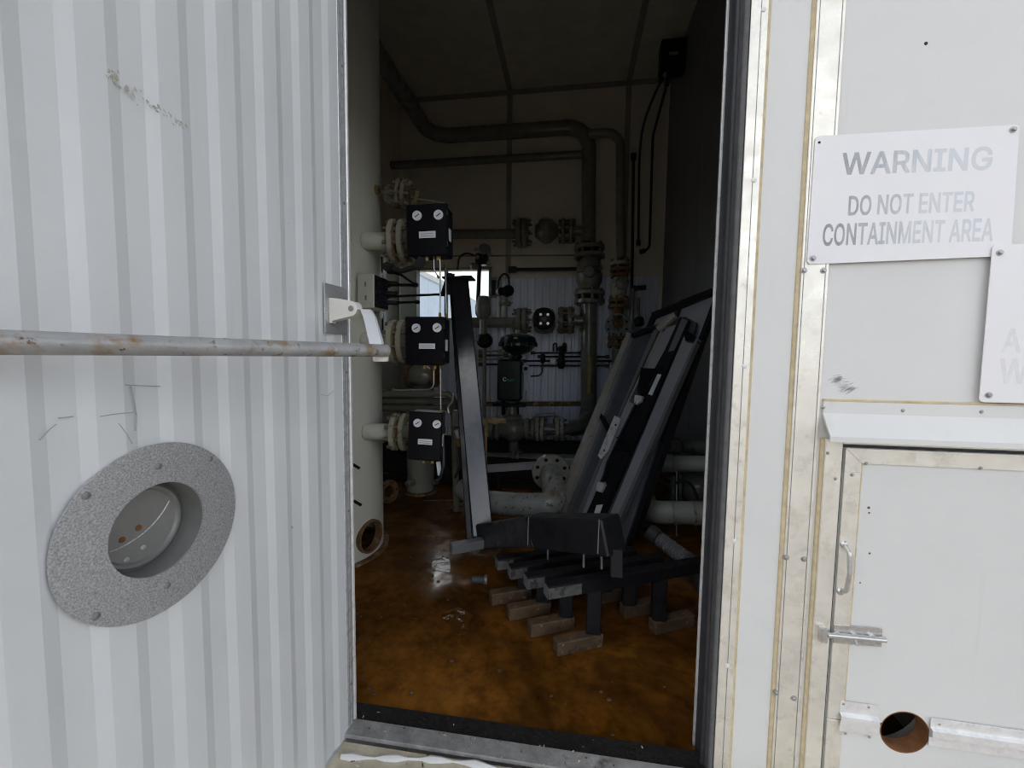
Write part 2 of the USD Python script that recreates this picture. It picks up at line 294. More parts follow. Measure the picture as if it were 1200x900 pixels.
# door frame strip, gasket and reveal on the right jamb
t1 = thing('trim_1', 'weathered aluminium strip and black seal down the right doorway jamb', 'door jamb', (XJ, 0, 0), kind='structure')
xa0, xa1 = at(858, 450, 0)[0], at(877, 450, 0)[0]
obj('jamb_strip', bx(xa0, xa1, -.004, .0, -.05, 4.25, b=.0012), M['alu'], t1)
gx = xa0+(xa1-xa0)*.55
obj('groove', bx(gx, gx+.0016, -.0047, -.0035, -.05, 4.25, b=.0003), M['galvdark'], t1)
obj('caulk_bead', bx(xa1-.001, xa1+.006, -.003, .002, -.05, 4.25, b=.0015), M['caulk'], t1)
xr1 = xa0
obj('gasket', bx(xr1-.012, xr1+.0005, -.001, .03, -.05, Zdoor, b=.003), M['greygum'], t1)
obj('reveal', bx(xr1-.011, XJ+.01, .03, TW-.004, -.05, Zdoor, b=.001), M['rubber'], t1)  # black colour paints the shadow inside the reveal
obj('rubber_lip', rod((xr1-.013, .035, -.05), (xr1-.013, .035, Zdoor), .008, 10), M['rubber'], t1)
obj('bright_edge', bx(xr1-.016, xr1-.0085, TW-.006, TW+.003, -.05, Zdoor, b=.001), M['brite'], t1)
for px, py in ((895, 11), (883.5, 211), (872.5, 429), (860.5, 634), (852, 780)): screw(at(px, py, -.004), OUT, .006, t1, 'trimwhite', False)

# wide strip over the panel joint
t2 = thing('trim_2', 'wide aluminium cover strip beside the warning sign and hatch', 'cover strip', (xs1, 0, 0), kind='structure')
obj('cover_strip', bx(xs1+.006, xs2, -.0065, -.001, -.65, 4.25, b=.0015), M['alu'], t2)
obj('strip_lip', bx(xs1+.011, xs1+.0125, -.0072, -.006, -.65, 4.25, b=.0003), M['galvdark'], t2)
obj('strip_lip', bx(xs2-.008, xs2-.0065, -.0072, -.006, -.65, 4.25, b=.0003), M['galvdark'], t2)
obj('caulk_bead', bx(xs1-.003, xs1+.0065, -.004, .002, -.65, 4.25, b=.002), M['caulk'], t2)
for px, py in ((942, 317), (965, 317), (921, 653), (942, 655), (909.5, 811.5), (930, 818)): screw(at(px, py, -.0065), OUT, .0068, t2)

# threshold
t3 = thing('trim_3', 'worn grey metal threshold with dirty cream ledge in front', 'threshold', (0, 0, FZ), kind='structure')
obj('sill_plate', bx(-.66, XJ+.01, -.052, .002, -.012, .0, b=.003), M['sill'], t3)
obj('seal_strip', bx(-.66, XJ, .002, .075, -.05, -.014, b=.008), M['muck'], t3)
obj('ledge', bx(-.9, XJ+.4, -.20, -.052, -.10, -.014, b=.006), M['ledge'], t3)
obj('foam_bead', tube([V(x, -.085-.02*math.sin(x*7), -.012) for x in np.linspace(-.58, .1, 24)], [.006+.004*math.sin(k*1.7) for k in range(24)], 8), M['trimwhite'], t3)
r = np.random.default_rng(3); cr = []
for i in range(150):
    q = V(r.uniform(-.6, .33), r.choice([r.uniform(-.19, -.05), r.normal(.0, .03)]), 0); q[2] = -.014 if q[1] < -.055 else (.0 if q[1] < .0 else -.016)
    if q[1] < -.19 or q[1] > .06: continue
    s = r.uniform(.001, .0035); cr.append(box((s*r.uniform(1, 4), s, s), q+V(0, 0, s*.4), frame((0, 0, 1), (r.normal(), r.normal(), 0)), s*.2))
obj('grit', cat(*cr[:75]), M['muddy'], t3, kind='stuff'); obj('straw', cat(*cr[75:]), M['ledge'], t3, kind='stuff')

# interior shell ---------------------------------------------------
def ribs(x0, x1, z0, z1, pitch, d, R, o, t=.004, wtop=.32, wsl=.18, closed=0.012):
    """ribbed sheet: local x along, y out of the wall (ribs proud by d), z up"""
    pts = []; x = x0
    while x < x1-pitch*.5:
        for q, h in ((0, 0), (wtop, 0), (wtop+wsl, d), (wtop*2+wsl, d)): pts.append((x+q*pitch, h))
        x += pitch
    pts.append((x, 0)); pts = np.array(pts+[(x, -closed), (x0, -closed)])
    m = trimesh.creation.extrude_polygon(__import__('shapely').geometry.Polygon(pts), z1-z0, engine='earcut'); m.apply_translation((0, 0, z0))
    return place(m, R, o)
wz0, wz1 = at(505, 373, YB)[2], at(505, 317, YB)[2]
wx0, wx1 = at(488.5, 345, YB)[0], at(573, 345, YB)[0]
wb = thing('wall_back', 'grey interior back wall with ribbed white lower sheets behind the piping', 'wall', (0, YB, 0), kind='structure')
zr = at(640, 326, YB)[2]
holes = [bx(wx0, wx1, YB-.3, YB+.5, wz0, wz1, b=.0001)]
obj('wall_core', cut(bx(XL-.1, XR+.1, YB, YB+.1, FZ-.1, ZC+.1), *holes), M['liner'], wb)
Rback = np.stack([V(1, 0, 0), V(0, -1, 0), V(0, 0, -1)], 1)
obj('ribbed_sheet', ribs(wx1+.04, XR, -zr, -(FZ+.1), .088, .020, Rback, V(0, YB-.013, 0), wtop=.40, wsl=.08), M['ribwhite'], wb, smooth=False)
obj('ribbed_sheet', ribs(wx0-.2, wx1+.03, -(wz0-.02), -(FZ+.1), .088, .020, Rback, V(0, YB-.013, 0), wtop=.40, wsl=.08), M['ribwhite'], wb, smooth=False)
sx = at(598, 105, YB)[0]; sx2 = at(737, 95, YB)[0]
for a, b in ((XL, sx-.01), (sx+.01, sx2-.01), (sx2+.01, XR)):
    if a < sx-.02: obj('flat_sheet', cut(bx(a, b, YB-.008, YB, zr+.01, ZC-.01, b=.002), *holes), M['liner'], wb)
    else: obj('flat_sheet', bx(a, b, YB-.008, YB, zr+.01, ZC-.01, b=.002), M['liner'], wb)
for x in (sx, sx2): obj('seam_batten', bx(x-.03, x+.03, YB-.016, YB-.006, zr, ZC-.01, b=.003), M['batten'], wb)
obj('cornice', bx(XL, XR, YB-.03, YB, ZC-.05, ZC, b=.004), M['batten'], wb)

wr = thing('wall_right', 'interior wall on the right behind the leaning panels, coloured dark as if shaded', 'wall', (XR, 0, 0), kind='structure')
for a, b in ((TW, 1.3), (1.31, 2.6), (2.61, YB-.01)): obj('flat_sheet', bx(XR, XR+.08, a, b, FZ, ZC, b=.003), M['linershade'], wr)
wl = thing('wall_left', 'dark interior wall on the left behind the tall vessel', 'wall', (XL, 0, 0), kind='structure')
lw = bx(XL-.3, XL+.3, 2.5, 3.45, 1.2, 2.15, b=.0001)
obj('flat_sheet', cut(bx(XL-.08, XL, TW, YB, FZ, ZC, b=.003), lw), M['liner'], wl)
ce = thing('ceiling', 'dark interior ceiling of flat sheets with seam battens', 'ceiling', (0, 0, ZC), kind='structure')
for a, b in ((XL-.1, sx-.005), (sx+.005, sx2-.005), (sx2+.005, XR+.1)): obj('ceiling_sheet', bx(a, b, 0, YB+.1, ZC, ZC+.08, b=.003), M['ceil'], ce)
for x in (sx, sx2): obj('seam_batten', bx(x-.03, x+.03, TW, YB, ZC-.012, ZC+.002, b=.003), M['batten'], ce)

wn = thing('window_1', 'bright window in the back wall behind the black upright', 'window', ((wx0+wx1)/2, YB, wz0), kind='structure')
for a in (bx(wx0-.02, wx1+.02, YB-.03, YB+.02, wz0-.025, wz0, b=.004), bx(wx0-.03, wx1+.03, YB-.03, YB+.02, wz1, wz1+.025, b=.004), bx(wx0-.025, wx0, YB-.03, YB+.02, wz0, wz1, b=.004), bx(wx1, wx1+.025, YB-.03, YB+.02, wz0, wz1, b=.004)):
    obj('window_frame', a, M['batten'], wn)
xm = at(523, 345, YB)[0]
obj('mullion', bx(xm-.02, xm+.02, YB-.02, YB+.02, wz0, wz1, b=.004), M['batten'], wn)
zm = at(505, 345.5, YB)[2]; obj('glazing_bar', bx(wx0, xm-.02, YB-.01, YB+.01, zm-.012, zm+.012, b=.003), M['blacksteel'], wn)
for a, b in ((wx0, xm-.02), (xm+.02, wx1)): obj('pane', bx(a, b, YB+.002, YB+.006, wz0, wz1, b=.0005), M['pane'], wn)
# a small hinged flap standing open beside the window
wn2 = thing('window_2', 'bright window low in the left wall beyond the vessel', 'window', (XL, 3, 1.2), kind='structure')
for a in (bx(XL-.03, XL+.02, 2.46, 3.49, 1.16, 1.2, b=.004), bx(XL-.03, XL+.02, 2.46, 3.49, 2.15, 2.19, b=.004), bx(XL-.03, XL+.02, 2.46, 2.5, 1.2, 2.15, b=.004), bx(XL-.03, XL+.02, 3.45, 3.49, 1.2, 2.15, b=.004), bx(XL-.03, XL+.02, 2.96, 2.99, 1.2, 2.15, b=.004)):
    obj('window_frame', a, M['trimwhite'], wn2)
for a, b in ((2.5, 2.96), (2.99, 3.45)): obj('pane', bx(XL-.006, XL-.002, a, b, 1.2, 2.15, b=.0005), M['pane'], wn2)

# neighbouring building behind
nb = thing('metal_building', 'white clad shed outside the back window, tinted blue as if in shade', 'building', (-4.5, 9, -.65))
xg = at(505, 325, 9.)[0]; zg = at(492, 319, 9.)[2]; zg2 = at(519, 334, 9.)[2]; xg1 = at(492, 319, 9.)[0]; xg2 = at(524, 334, 9.)[0]
slope = (zg2-zg)/(xg2-xg1)
obj('gable_wall', extr([(xg1-4, -.65), (xg2+.25, -.65), (xg2+.25, zg2+.25*slope), (xg1, zg), (xg1-4, zg-1.3)], 6, np.stack([V(1, 0, 0), V(0, 0, 1), V(0, -1, 0)], 1), V(0, 15, 0)), M['outwall'], nb)
for i in range(12): 
    x = xg2-.1-i*.4; obj('cladding_seam', bx(x-.01, x+.01, 8.985, 9.005, -.65, (zg+(x-xg1)*slope if x > xg1 else zg+(x-xg1)*.325)-.05, b=.003), M['outwall'], nb)
obj('eaves_trim', beam(V(xg1, 8.98, zg), V(xg2+.3, 8.98, zg2+.3*slope), .06, .12), M['trimwhite'], nb)

# ================================================================== the open door leaf on the left
HP = V(-.596, 0, 0); DD = V(math.cos(1.50580), math.sin(1.50580), 0); DN = V(-DD[1], DD[0], 0)*-1  # along the leaf towards its hinge; out of its inner face
DT = .052
def dp(px, py, off=0): return on(px, py, HP+DN*off, DN)
Rd = np.stack([-DD, DN, V(0, 0, -1)], 1) if False else np.stack([DD, DN, np.cross(DD, DN)], 1)
PC = dp(186, 619); PR = .1326
d1 = thing('door_1', 'open white ribbed metal door leaf swung out on the left', 'door', HP+V(0, 0, -.02), kind='structure')
pitch = .1014; s0 = -.586-3*pitch
pts = []; s = s0-0.0
k = 0
pts.append((-.93, -.0045))
while s < -.03:
    # one dark slope (into the leaf) and one pale slope (back out) per pitch
    for q, h in ((-.009, -.0045), (.009, 0), (.043, 0), (.061, -.0045)):
        if s+q < -.04 and s+q > -.93: pts.append((s+q, h))
    s += pitch
pts.append((-.036, pts[-1][1])); pts += [(-.036, -.02), (-.93, -.02)]
sheet = trimesh.creation.extrude_polygon(__import__('shapely').geometry.Polygon(pts), 2.15, engine='earcut')
# local frame: x along DD, y along DN, z = -world z or +, so flip to keep it right-handed
Rl = np.stack([DD, DN, V(0, 0, -1)], 1)
if np.linalg.det(Rl) < 0: Rl = np.stack([DD, DN, V(0, 0, 1)], 1); z_off = -.015
else: z_off = 2.135
sheet = place(sheet, Rl, HP+V(0, 0, z_off))
port_cut = lathe([(.0735, -.2), (.0735, .2)], PC, DN, 48)
obj('ribbed_sheet', cut(sheet, port_cut), M['door'], d1, smooth=False)
def dbox(s0_, s1_, n0, n1, z0, z1, b=.0015):
    c = HP+DD*(s0_+s1_)/2+DN*(n0+n1)/2+V(0, 0, (z0+z1)/2); return box((s1_-s0_, n1-n0, z1-z0), c, np.stack([DD, DN, np.cross(DD, DN)], 1), b)
obj('leaf_core', cut(dbox(-.93, -.034, -.046, -.02, -.015, 2.135), port_cut), M['door'], d1)
obj('outer_sheet', dbox(-.93, -.002, -DT, -.046, -.015, 2.135), M['door'], d1)
for (a, b, n0, n1, m) in ((-.036, -.012, -.046, .001, 'coolalu'), (-.0115, -.0035, -.046, -.003, 'galvdark'), (-.003, .007, -.046, .0015, 'brite')):
    obj('edge_channel', dbox(a, b, n0, n1, -.02, 2.14), M[m], d1)
obj('edge_groove', dbox(-.0265, -.0245, 0, .0014, -.02, 2.14, .0003), M['galvdark'], d1)
obj('bottom_channel', dbox(-.93, -.036, -.046, .001, -.025, -.012), M['coolalu'], d1)
for z in (.12, .62, 1.0, 1.44, 1.78): screw(HP+DD*-.018+DN*.001+V(0, 0, z), DN, .0042, d1, 'galvdark', False)
def dsmear(pa, pb, n, seed, m, L=.006, wid=.0012, sp=.004, ang=-.9):
    r = np.random.default_rng(seed); a, b = dp(*pa), dp(*pb); out = []
    for i in range(n):
        c = a+(b-a)*r.uniform(0, 1)+DD*r.normal()*sp+V(0, 0, r.normal()*sp); g = ang+r.normal()*.3; d = DD*math.cos(g)+V(0, 0, math.sin(g))
        h = -.0044 if False else .0001
        out.append(box((L*r.uniform(.3, 1), .0012, wid*r.uniform(.4, 1.2)), c+DN*h, np.stack([d, DN, np.cross(d, DN)], 1), .0003))
    obj('scuff_mark', cat(*out), M[m], d1, kind='stuff')
dsmear((128, 88), (160, 112), 40, 5, 'rustmark', .006, .0013, .0055); dsmear((172, 120), (218, 148), 36, 6, 'rustmark', .0055, .0012, .0035)
def scratch(pts, wd=.0008):
    obj('scratch', tube([dp(*p)+DN*.0002 for p in pts], wd, 5), M['scratch'], d1)
scratch([(146, 451), (168, 452), (188, 453)], .0006); scratch([(153, 452), (157, 470), (160, 488), (159, 505)], .0007); scratch([(117, 488), (136, 485), (156, 483)], .0006)
scratch([(139, 496), (148, 508), (155, 520)], .0005); scratch([(68, 490), (86, 488)], .0007); scratch([(46, 516), (58, 503), (66, 497)], .0006); scratch([(376, 462), (384, 464), (391, 458)], .0005)

# round galvanised port in the door ---------------------------------
vp = thing('round_port', 'round speckled galvanised flange with a recessed cup set low in the door', 'vent port', PC)
obj('flange_plate', ring(PR, .0705, PC+DN*.0012, DN, .0035, 64), M['galv'], vp)
obj('cup_wall', ring(.0733, .0700, PC-DN*.043, DN, .0445, 48), M['galvdark'], vp)
cup = obj('cup_bottom', lathe([(.0695, 0), (.0695, .004), (.062, .010), (.058, .010), (.055, .006), (.0, .006)], PC-DN*.0445, DN, 48), M['galvdark'], vp)
RR = frame(DN, DD)
# RR x = DD (towards the hinge), y = up or down
upv = V(0, 0, 1)
for (a, b, rr, m, nm) in ((-.024, -.012, .0048, 'rust', 'rust_hole'), (-.001, -.003, .0048, 'rust', 'rust_hole'), (-.020, -.045, .004, 'galv', 'rivet'), (.004, -.037, .004, 'galv', 'rivet')):
    obj(nm, lathe([(rr, 0), (rr*.9, .0014), (rr*.4, .0018)], PC-DN*.0387+DD*a+upv*b, DN, 12), M[m], vp)
arc = [PC-DN*.0383+DD*(.095*math.cos(t)-.035)+upv*(.095*math.sin(t)+.072) for t in np.linspace(-1.9, -.28, 20)]
arc = [p for p in arc if np.linalg.norm((p-PC)-((p-PC)@DN)*DN) < .054]
obj('pressed_ridge', tube(arc, .0012, 6), M['galv'], vp)
for px, py in ((101, 581), (185.5, 546.5), (246, 538), (196, 686), (112.5, 722)): screw(dp(px, py, .0047), DN, .0055, vp, 'galvdark', False)

# exit bar: galvanised backing plate, cream bracket, arm and rusty bar --
eb = thing('exit_bar', 'rusty horizontal push bar on a cream bracket across the white door', 'push bar', dp(392, 362))
pz0, pz1 = 1.099, 1.222
obj('backing_plate', dbox(-.106, -.015, .001, .004, pz0, pz1), M['galv'], eb)
br = thing_b = obj('bracket', dbox(-.092, -.074, .004, .012, 1.125, 1.187), M['cream'], eb)
pA = HP+DD*-.075+DN*.012; pvt = HP+DD*-.082+DN*.066+V(0, 0, 1.160)
def zz(s_, n_, z_): return HP+DD*s_+DN*n_+V(0, 0, z_)
hull = trimesh.convex.convex_hull(np.array([zz(s_, n_, z_) for s_ in (-.092, -.068) for n_, z_ in ((.010, 1.187), (.010, 1.130), (.036, 1.184), (.036, 1.138))]+[pvt+DD*a+DN*.016*math.cos(t)+V(0, 0, .018*math.sin(t)) for t in np.linspace(0, 2*np.pi, 18) for a in (-.010, .014)]))
obj('bracket_body', hull, M['cream'], br)
obj('pivot_pin', lathe([(.007, 0), (.007, .002), (.005, .003)], pvt-DD*.0095, -DD, 16), M['galvdark'], br)
for z in (1.132, 1.180): screw(zz(-.083, .0118, z), DN, .0045, br, 'galvdark', False)
BA = dep(453.5, 411, .026*F_PX/14.5); BB = dep(0, 401, .026*F_PX/30); BD = unit(BB-BA)
arm_path = [pvt+DD*.006, dep(429.5, 363.5, 1.0), dep(433.5, 372, .965), dep(437, 385, .92), dep(440.5, 398, .88), dep(442.5, 408, .865)]
ap = np.array(arm_path); secs = []
aw = [.013, .014, .0145, .0145, .0145, .0145]
hulls = []
for i in range(len(ap)-1):
    q = []
    for j in (i, i+1):
        for sx_ in (-1, 1):
            for sy_ in (-1, 1): q.append(ap[j]+RT*sx_*aw[j]*.9+FW*sy_*.008)
    hulls.append(man(trimesh.convex.convex_hull(np.array(q))))
arm = hulls[0]
for h in hulls[1:]: arm = arm+h
obj('arm', arm, M['armwhite'], eb)
obj('bar', rod(BA, BA+BD*.80, .013, 24), M['bar'], eb)
bc = dep(446, 412, .87); obj('bar_cap', rod(bc+V(0, 0, -.006), bc+V(0, 0, -.0215), .0165, 20), M['cream'], eb)

# ================================================================== hatch, hood, signs on the right
hd = thing('trim_4', 'white bent metal drip hood above the small hatch', 'drip hood', at(1080, 495, 0), kind='structure')
hx0 = at(961, 490, 0)[0]+.002; z1, z2, z3 = at(1080, 473, 0)[2], at(1080, 487, 0)[2], at(1080, 521, -.03)[2]
prof = np.array([(-.0012, z1), (-.0062, z1), (-.0062, z2), (-.040, z3+.012), (-.040, z3), (-.037, z3), (-.037, z3+.010), (-.0012, z2-.004)])
Rp = np.stack([V(0, 1, 0), V(0, 0, 1), V(1, 0, 0)], 1)
obj('hood_sheet', extr(prof, 1.2, Rp, V(hx0, 0, 0)), M['wall'], hd, smooth=False)
obj('caulk_bead', bx(hx0, hx0+1.2, -.006, .001, z1-.001, z1+.006, b=.002), M['caulk'], hd)
for px, py in ((965, 477.5), (1058, 481), (1150, 482.5)): screw(at(px, py, -.0062), OUT, .0042, hd)
# hatch
hc0, hc1, hc2 = at(957, 645, 0)[0], at(976.5, 645, 0)[0], at(979.5, 645, 0)[0]; hc3 = at(998.5, 645, 0)[0]
ht = at(1080, 540, 0)[2]; zs = at(1075, 851, 0)[2]; zfr = z3+.002
hf = thing('trim_5', 'beige aluminium outer frame round the hatch', 'hatch frame', (hc0, 0, 0), kind='structure')
obj('frame_strip', bx(hc0-.001, hc1, -.010, -.001, -.65, zfr, b=.0015), M['alu'], hf)
obj('frame_strip', bx(hc1, 1.9, -.010, -.001, zfr-.012, zfr, b=.0015), M['alu'], hf)
obj('caulk_bead', bx(hc0-.009, hc0, -.006, .001, -.65, zfr, b=.002), M['caulk'], hf)
obj('shadow_gap', bx(hc1, hc2, -.002, -.0008, -.65, zfr-.012, b=.0003), M['rubber'], hf)
obj('shadow_gap', bx(hc2, 1.9, -.002, -.0008, zfr-.02, zfr-.012, b=.0003), M['rubber'], hf)
for px, py in ((970, 531), (979, 561)): screw(at(px, py, -.010), OUT, .004, hf)
fw_ = hc3-hc2
def hatch(name, label, z0, z1, kind='structure'):
    h = thing(name, label, 'door', (hc2, 0, z0), kind=kind)
    obj('hatch_panel', cut(bx(hc2+.002, 1.9, -.0075, -.0015, z0+.002, z1-.002, b=.001), hole), M['wall'], h)
    obj('edge_strip', bx(hc2, hc3, -.0115, -.0070, z0, z1-(fw_*1.6 if z1 > .5 else 0), b=.0012), M['alu'], h)
    return h
h2 = hatch('door_2', 'small white hatch door with beige aluminium edging on the right', zs+.001, zfr-.02)
zt = zfr-.02
# mitred top strip
obj('edge_strip', extr([(hc2, zt), (1.9, zt), (1.9, zt-fw_), (hc3, zt-fw_)], .0045, np.stack([V(1, 0, 0), V(0, 0, 1), V(0, -1, 0)], 1), V(0, -.007, 0)), M['alu'], h2)
obj('edge_strip', extr([(hc2, zt-fw_*1.6), (hc2, zt-.001), (hc3-.001, zt-fw_), (hc3, zt-fw_*1.6)], .0045, np.stack([V(1, 0, 0), V(0, 0, 1), V(0, -1, 0)], 1), V(0, -.007, 0)), M['alu'], h2)
obj('caulk_bead', bx(hc3-.001, hc3+.0035, -.0095, -.0065, zs+.02, zt-fw_, b=.001), M['caulk'], h2)
for px, py in ((1015, 543), (1149, 548.5), (998.5, 556.5)): screw(at(px, py, -.0115), OUT, .0042, h2)
for px, py, s_ in ((1018, 595, .0035), (1018.5, 601, .0025), (1019, 648.5, .0028), (1008, 683, .002)): obj('chip', lathe([(s_, 0), (s_*.6, .0006)], at(px, py, -.0074), OUT, 8), M['rust'], h2)
# pull handle: two feet and a bowed grip
p0, p1 = at(989, 638, -.0115), at(985, 693, -.0115)
hh = obj('handle', tube(bend([p0+V(0, -.004, -.002), p0+V(.0005, -.020, -.012), (p0+p1)/2+V(0, -.026, 0), p1+V(-.0005, -.020, .012), p1+V(0, -.004, .002)], .012), [.0042]+[.0048]*12+[.0058]*3+[.0048]*6 if False else .0048, 12), M['zinc'], h2, label='plated bow handle')
for p in (p0, p1): obj('handle_foot', lathe([(.0088, 0), (.0088, .002), (.006, .005), (.004, .006)], p-OUT*.0005, OUT, 18), M['zinc'], hh)
h3 = hatch('door_3', 'lower white hatch half below the seam and rail', -.62, zs-.001)

# barrel bolt
c0, c1 = at(962, 741, -.0115), at(1037, 747, -.0115); bd = unit(V(c1[0]-c0[0], 0, c1[2]-c0[2]))
bb = thing('barrel_bolt', 'plated sliding barrel bolt across the hatch edge', 'latch', (c0+c1)/2)
Rb = np.stack([bd, V(0, -1, 0), np.cross(bd, V(0, -1, 0))], 1); L = np.linalg.norm(c1-c0)
q0 = at(976.5, 742.5, -.0115); q1 = at(1033, 747, -.0115)
obj('base_plate', box((np.linalg.norm(q1-q0), .0022, .044), (q0+q1)/2+V(0, -.001, 0), Rb, .0008), M['zinc'], bb)
ax0, ax1 = at(969, 744, -.019), at(1038, 750, -.019)
obj('rod', rod(ax0, ax1, .0062, 14), M['zinc'], bb)
for t in (.18, .48, .78): 
    c = ax0+(ax1-ax0)*t; obj('strap', box((.011, .013, .018), c+V(0, .003, 0), Rb, .003), M['zinc'], bb)
c = ax0+(ax1-ax0)*.47; obj('knob', rod(c, c+V(0, -.012, -.012), .0035, 10), M['zinc'], bb)
obj('keeper', box((.016, .016, .038), at(964.5, 743, -.016), Rb, .003), M['zinc'], bb)
for px, py in ((979.5, 739), (1028, 743.5), (1029, 754)): screw(at(px, py, -.0138), OUT, .0026, bb, 'screw', False)

# cover plate, hole and rail over the seam
cp = thing('cover_plate', 'small folded shiny aluminium plate left of the round hole', 'cover plate', at(1007, 840, 0))
a0, a1 = at(985, 821, -.0115), at(1030, 827, -.0115); b0 = at(987, 852, -.0115); e = unit(V(a1[0]-a0[0], 0, a1[2]-a0[2])); Lc = np.linalg.norm(a1-a0); hC = a0[2]-b0[2]
Rc = np.stack([e, np.cross(V(0, -1, 0), e)*1, V(0, -1, 0)], 1)
if np.linalg.det(Rc) < 0: Rc[:, 1] *= -1
upc = V(-e[2], 0, e[0]); upc = upc if upc[2] > 0 else -upc
Re = np.stack([V(0, -1, 0), upc, e], 1)
if np.linalg.det(Re) < 0: Re = np.stack([V(0, -1, 0), upc, -e], 1); o_ = a1
else: o_ = a0
obj('folded_sheet', extr([(0, 0), (.001, 0), (.001, -hC*.42), (.0085, -hC*.5), (.0085, -hC*.62), (.006, -hC*1.0), (.0045, -hC*1.0), (.0065, -hC*.62), (.0065, -hC*.52), (0, -hC*.45)], Lc, Re, o_), M['brite'], cp, smooth=False)
obj('lower_lip', box((Lc*.95, .003, .010), (a0+a1)/2-upc*(hC+.004)+V(0, -.001, 0), np.stack([e, V(0, 1, 0), np.cross(e, V(0, 1, 0))], 1), .0008), M['brite'], cp)
for px, py in ((988.5, 825), (1018, 829)): screw(at(px, py, -.0125), OUT, .0032, cp, 'screw', False)
for px, py in ((991, 860), (1019, 864)): screw(at(px, py, -.0128), OUT, .003, cp, 'screw', False)
rl = thing('guide_rail', 'pale aluminium channel rail right of the round hole', 'rail', at(1150, 865, 0))
r0, r1 = at(1089, 857, -.0115), at(1200, 873, -.0115); rd = unit(V(r1[0]-r0[0], 0, r1[2]-r0[2])); hr = (at(1090, 841, -.0115)[2]-at(1088, 873, -.0115)[2])/2
upr = V(-rd[2], 0, rd[0]); upr = upr if upr[2] > 0 else -upr
Rr = np.stack([V(0, -1, 0), upr, rd], 1); oo, sg = r0, 1
if np.linalg.det(Rr) < 0: Rr = np.stack([V(0, -1, 0), upr, -rd], 1); oo = r0+rd*.5
obj('rail_channel', extr([(0, hr), (.0015, hr), (.0015, hr*.35), (.009, hr*.25), (.009, -hr*.2), (.0015, -hr*.35), (.0015, -hr), (0, -hr)], .5, Rr, oo), M['brite'], rl, smooth=False)
screw(at(1101, 849, -.013), OUT, .003, rl, 'screw', False)
rp = obj('rusty_tube', ring(.0519, .0495, hole_c+V(0, -.0074, 0), (0, 1, 0), .037, 40), M['rust'], label='rust brown sleeve lining the round hole in the hatch', cat='pipe sleeve')

# warning signs
RS = np.stack([V(1, 0, 0), V(0, 0, 1), V(0, -1, 0)], 1)
def rounded(poly, r):
    from shapely.geometry import Polygon
    return Polygon(poly).buffer(-r).buffer(r, quad_segs=4)
Ys = -.0072
def sp(px, py, Y=Ys): q = at(px, py, Y); return (q[0], q[2])
s1 = thing('warning_sign', 'white warning sign with faded black lettering screwed beside the doorway', 'sign', at(1065, 230, Ys))
obj('sign_plate', extr(rounded([sp(955, 160), sp(1194, 146.5), sp(1183.5, 300), sp(945, 310)], .009), .002, RS, V(0, Ys, 0)), M['sign'], s1)
def lettering(text, pl, pr, cap, parent, Y, m, bold=True, italic=0):
    """text from pixel pl to pixel pr (baseline), cap = pixel at the top of the first letter"""
    A, B, C = V(*sp(*pl, Y)), V(*sp(*pr, Y)), V(*sp(*cap, Y)); h = C[1]-A[1]
    t = meshkit.text_mesh(text, h, .0004, bold); b = t.bounds; sc = np.linalg.norm(B-A)/(b[1][0]-b[0][0]); v = t.vertices
    v[:, 0] = (v[:, 0]-b[0][0])*sc; v[:, 1] *= h/b[1][1]
    d = unit(B-A); q = np.stack([A[0]+d[0]*v[:, 0]+italic*v[:, 1], np.full(len(v), Y)-v[:, 2], A[1]+d[1]*v[:, 0]+v[:, 1]], 1)
    obj('lettering', trimesh.Trimesh(q, t.faces, process=False), M[m], parent, kind='stuff')
lettering('WARNING', (986, 204.5), (1162, 198), (986, 179), s1, Ys-.0018, 'fade')
lettering('DO NOT ENTER', (993.5, 252), (1141, 247), (993.5, 229.5), s1, Ys-.0018, 'fade')
lettering('CONTAINMENT AREA', (963.5, 287.5), (1163, 281.5), (963.5, 262.5), s1, Ys-.0018, 'fade')
for px, py in ((1187, 152), (952.5, 302.5)): screw(at(px, py, Ys-.002), OUT, .0068, s1)
obj('screw_hole', lathe([(.0028, 0), (.0028, .0006)], at(960, 167, Ys-.0018), OUT, 10), M['muck'], s1)
Y2 = -.011
s2 = thing('blank_sign', 'second white sign with almost vanished lettering under the corner of the first', 'sign', at(1190, 380, Y2))
obj('sign_plate', extr(rounded([sp(1162.5, 287, Y2), (1.35, sp(1200, 286, Y2)[1]), (1.35, sp(1200, 473, Y2)[1]), sp(1146.5, 471, Y2)], .009), .002, RS, V(0, Y2, 0)), M['sign'], s2)
lettering('A', (1173, 412), (1196, 412), (1173, 385), s2, Y2-.0018, 'print2'); lettering('W', (1170, 449), (1204, 449), (1170, 420), s2, Y2-.0018, 'print2')
for px, py in ((1171.5, 296), (1158.5, 463)): screw(at(px, py, Y2-.002), OUT, .0068, s2)
# ================================================================== INSIDE
# tall vessel behind the door edge -----------------------------------
VR = .30; Vd = 1.03; VX = at(447, 430, Vd)[0]-VR*1.10; VC = V(VX, Vd, FZ)
ve = thing('tall_vessel', 'tall olive grey cylindrical vessel just inside the door edge', 'vessel', VC)
hv = fl(434, 628, .06); hd_ = None
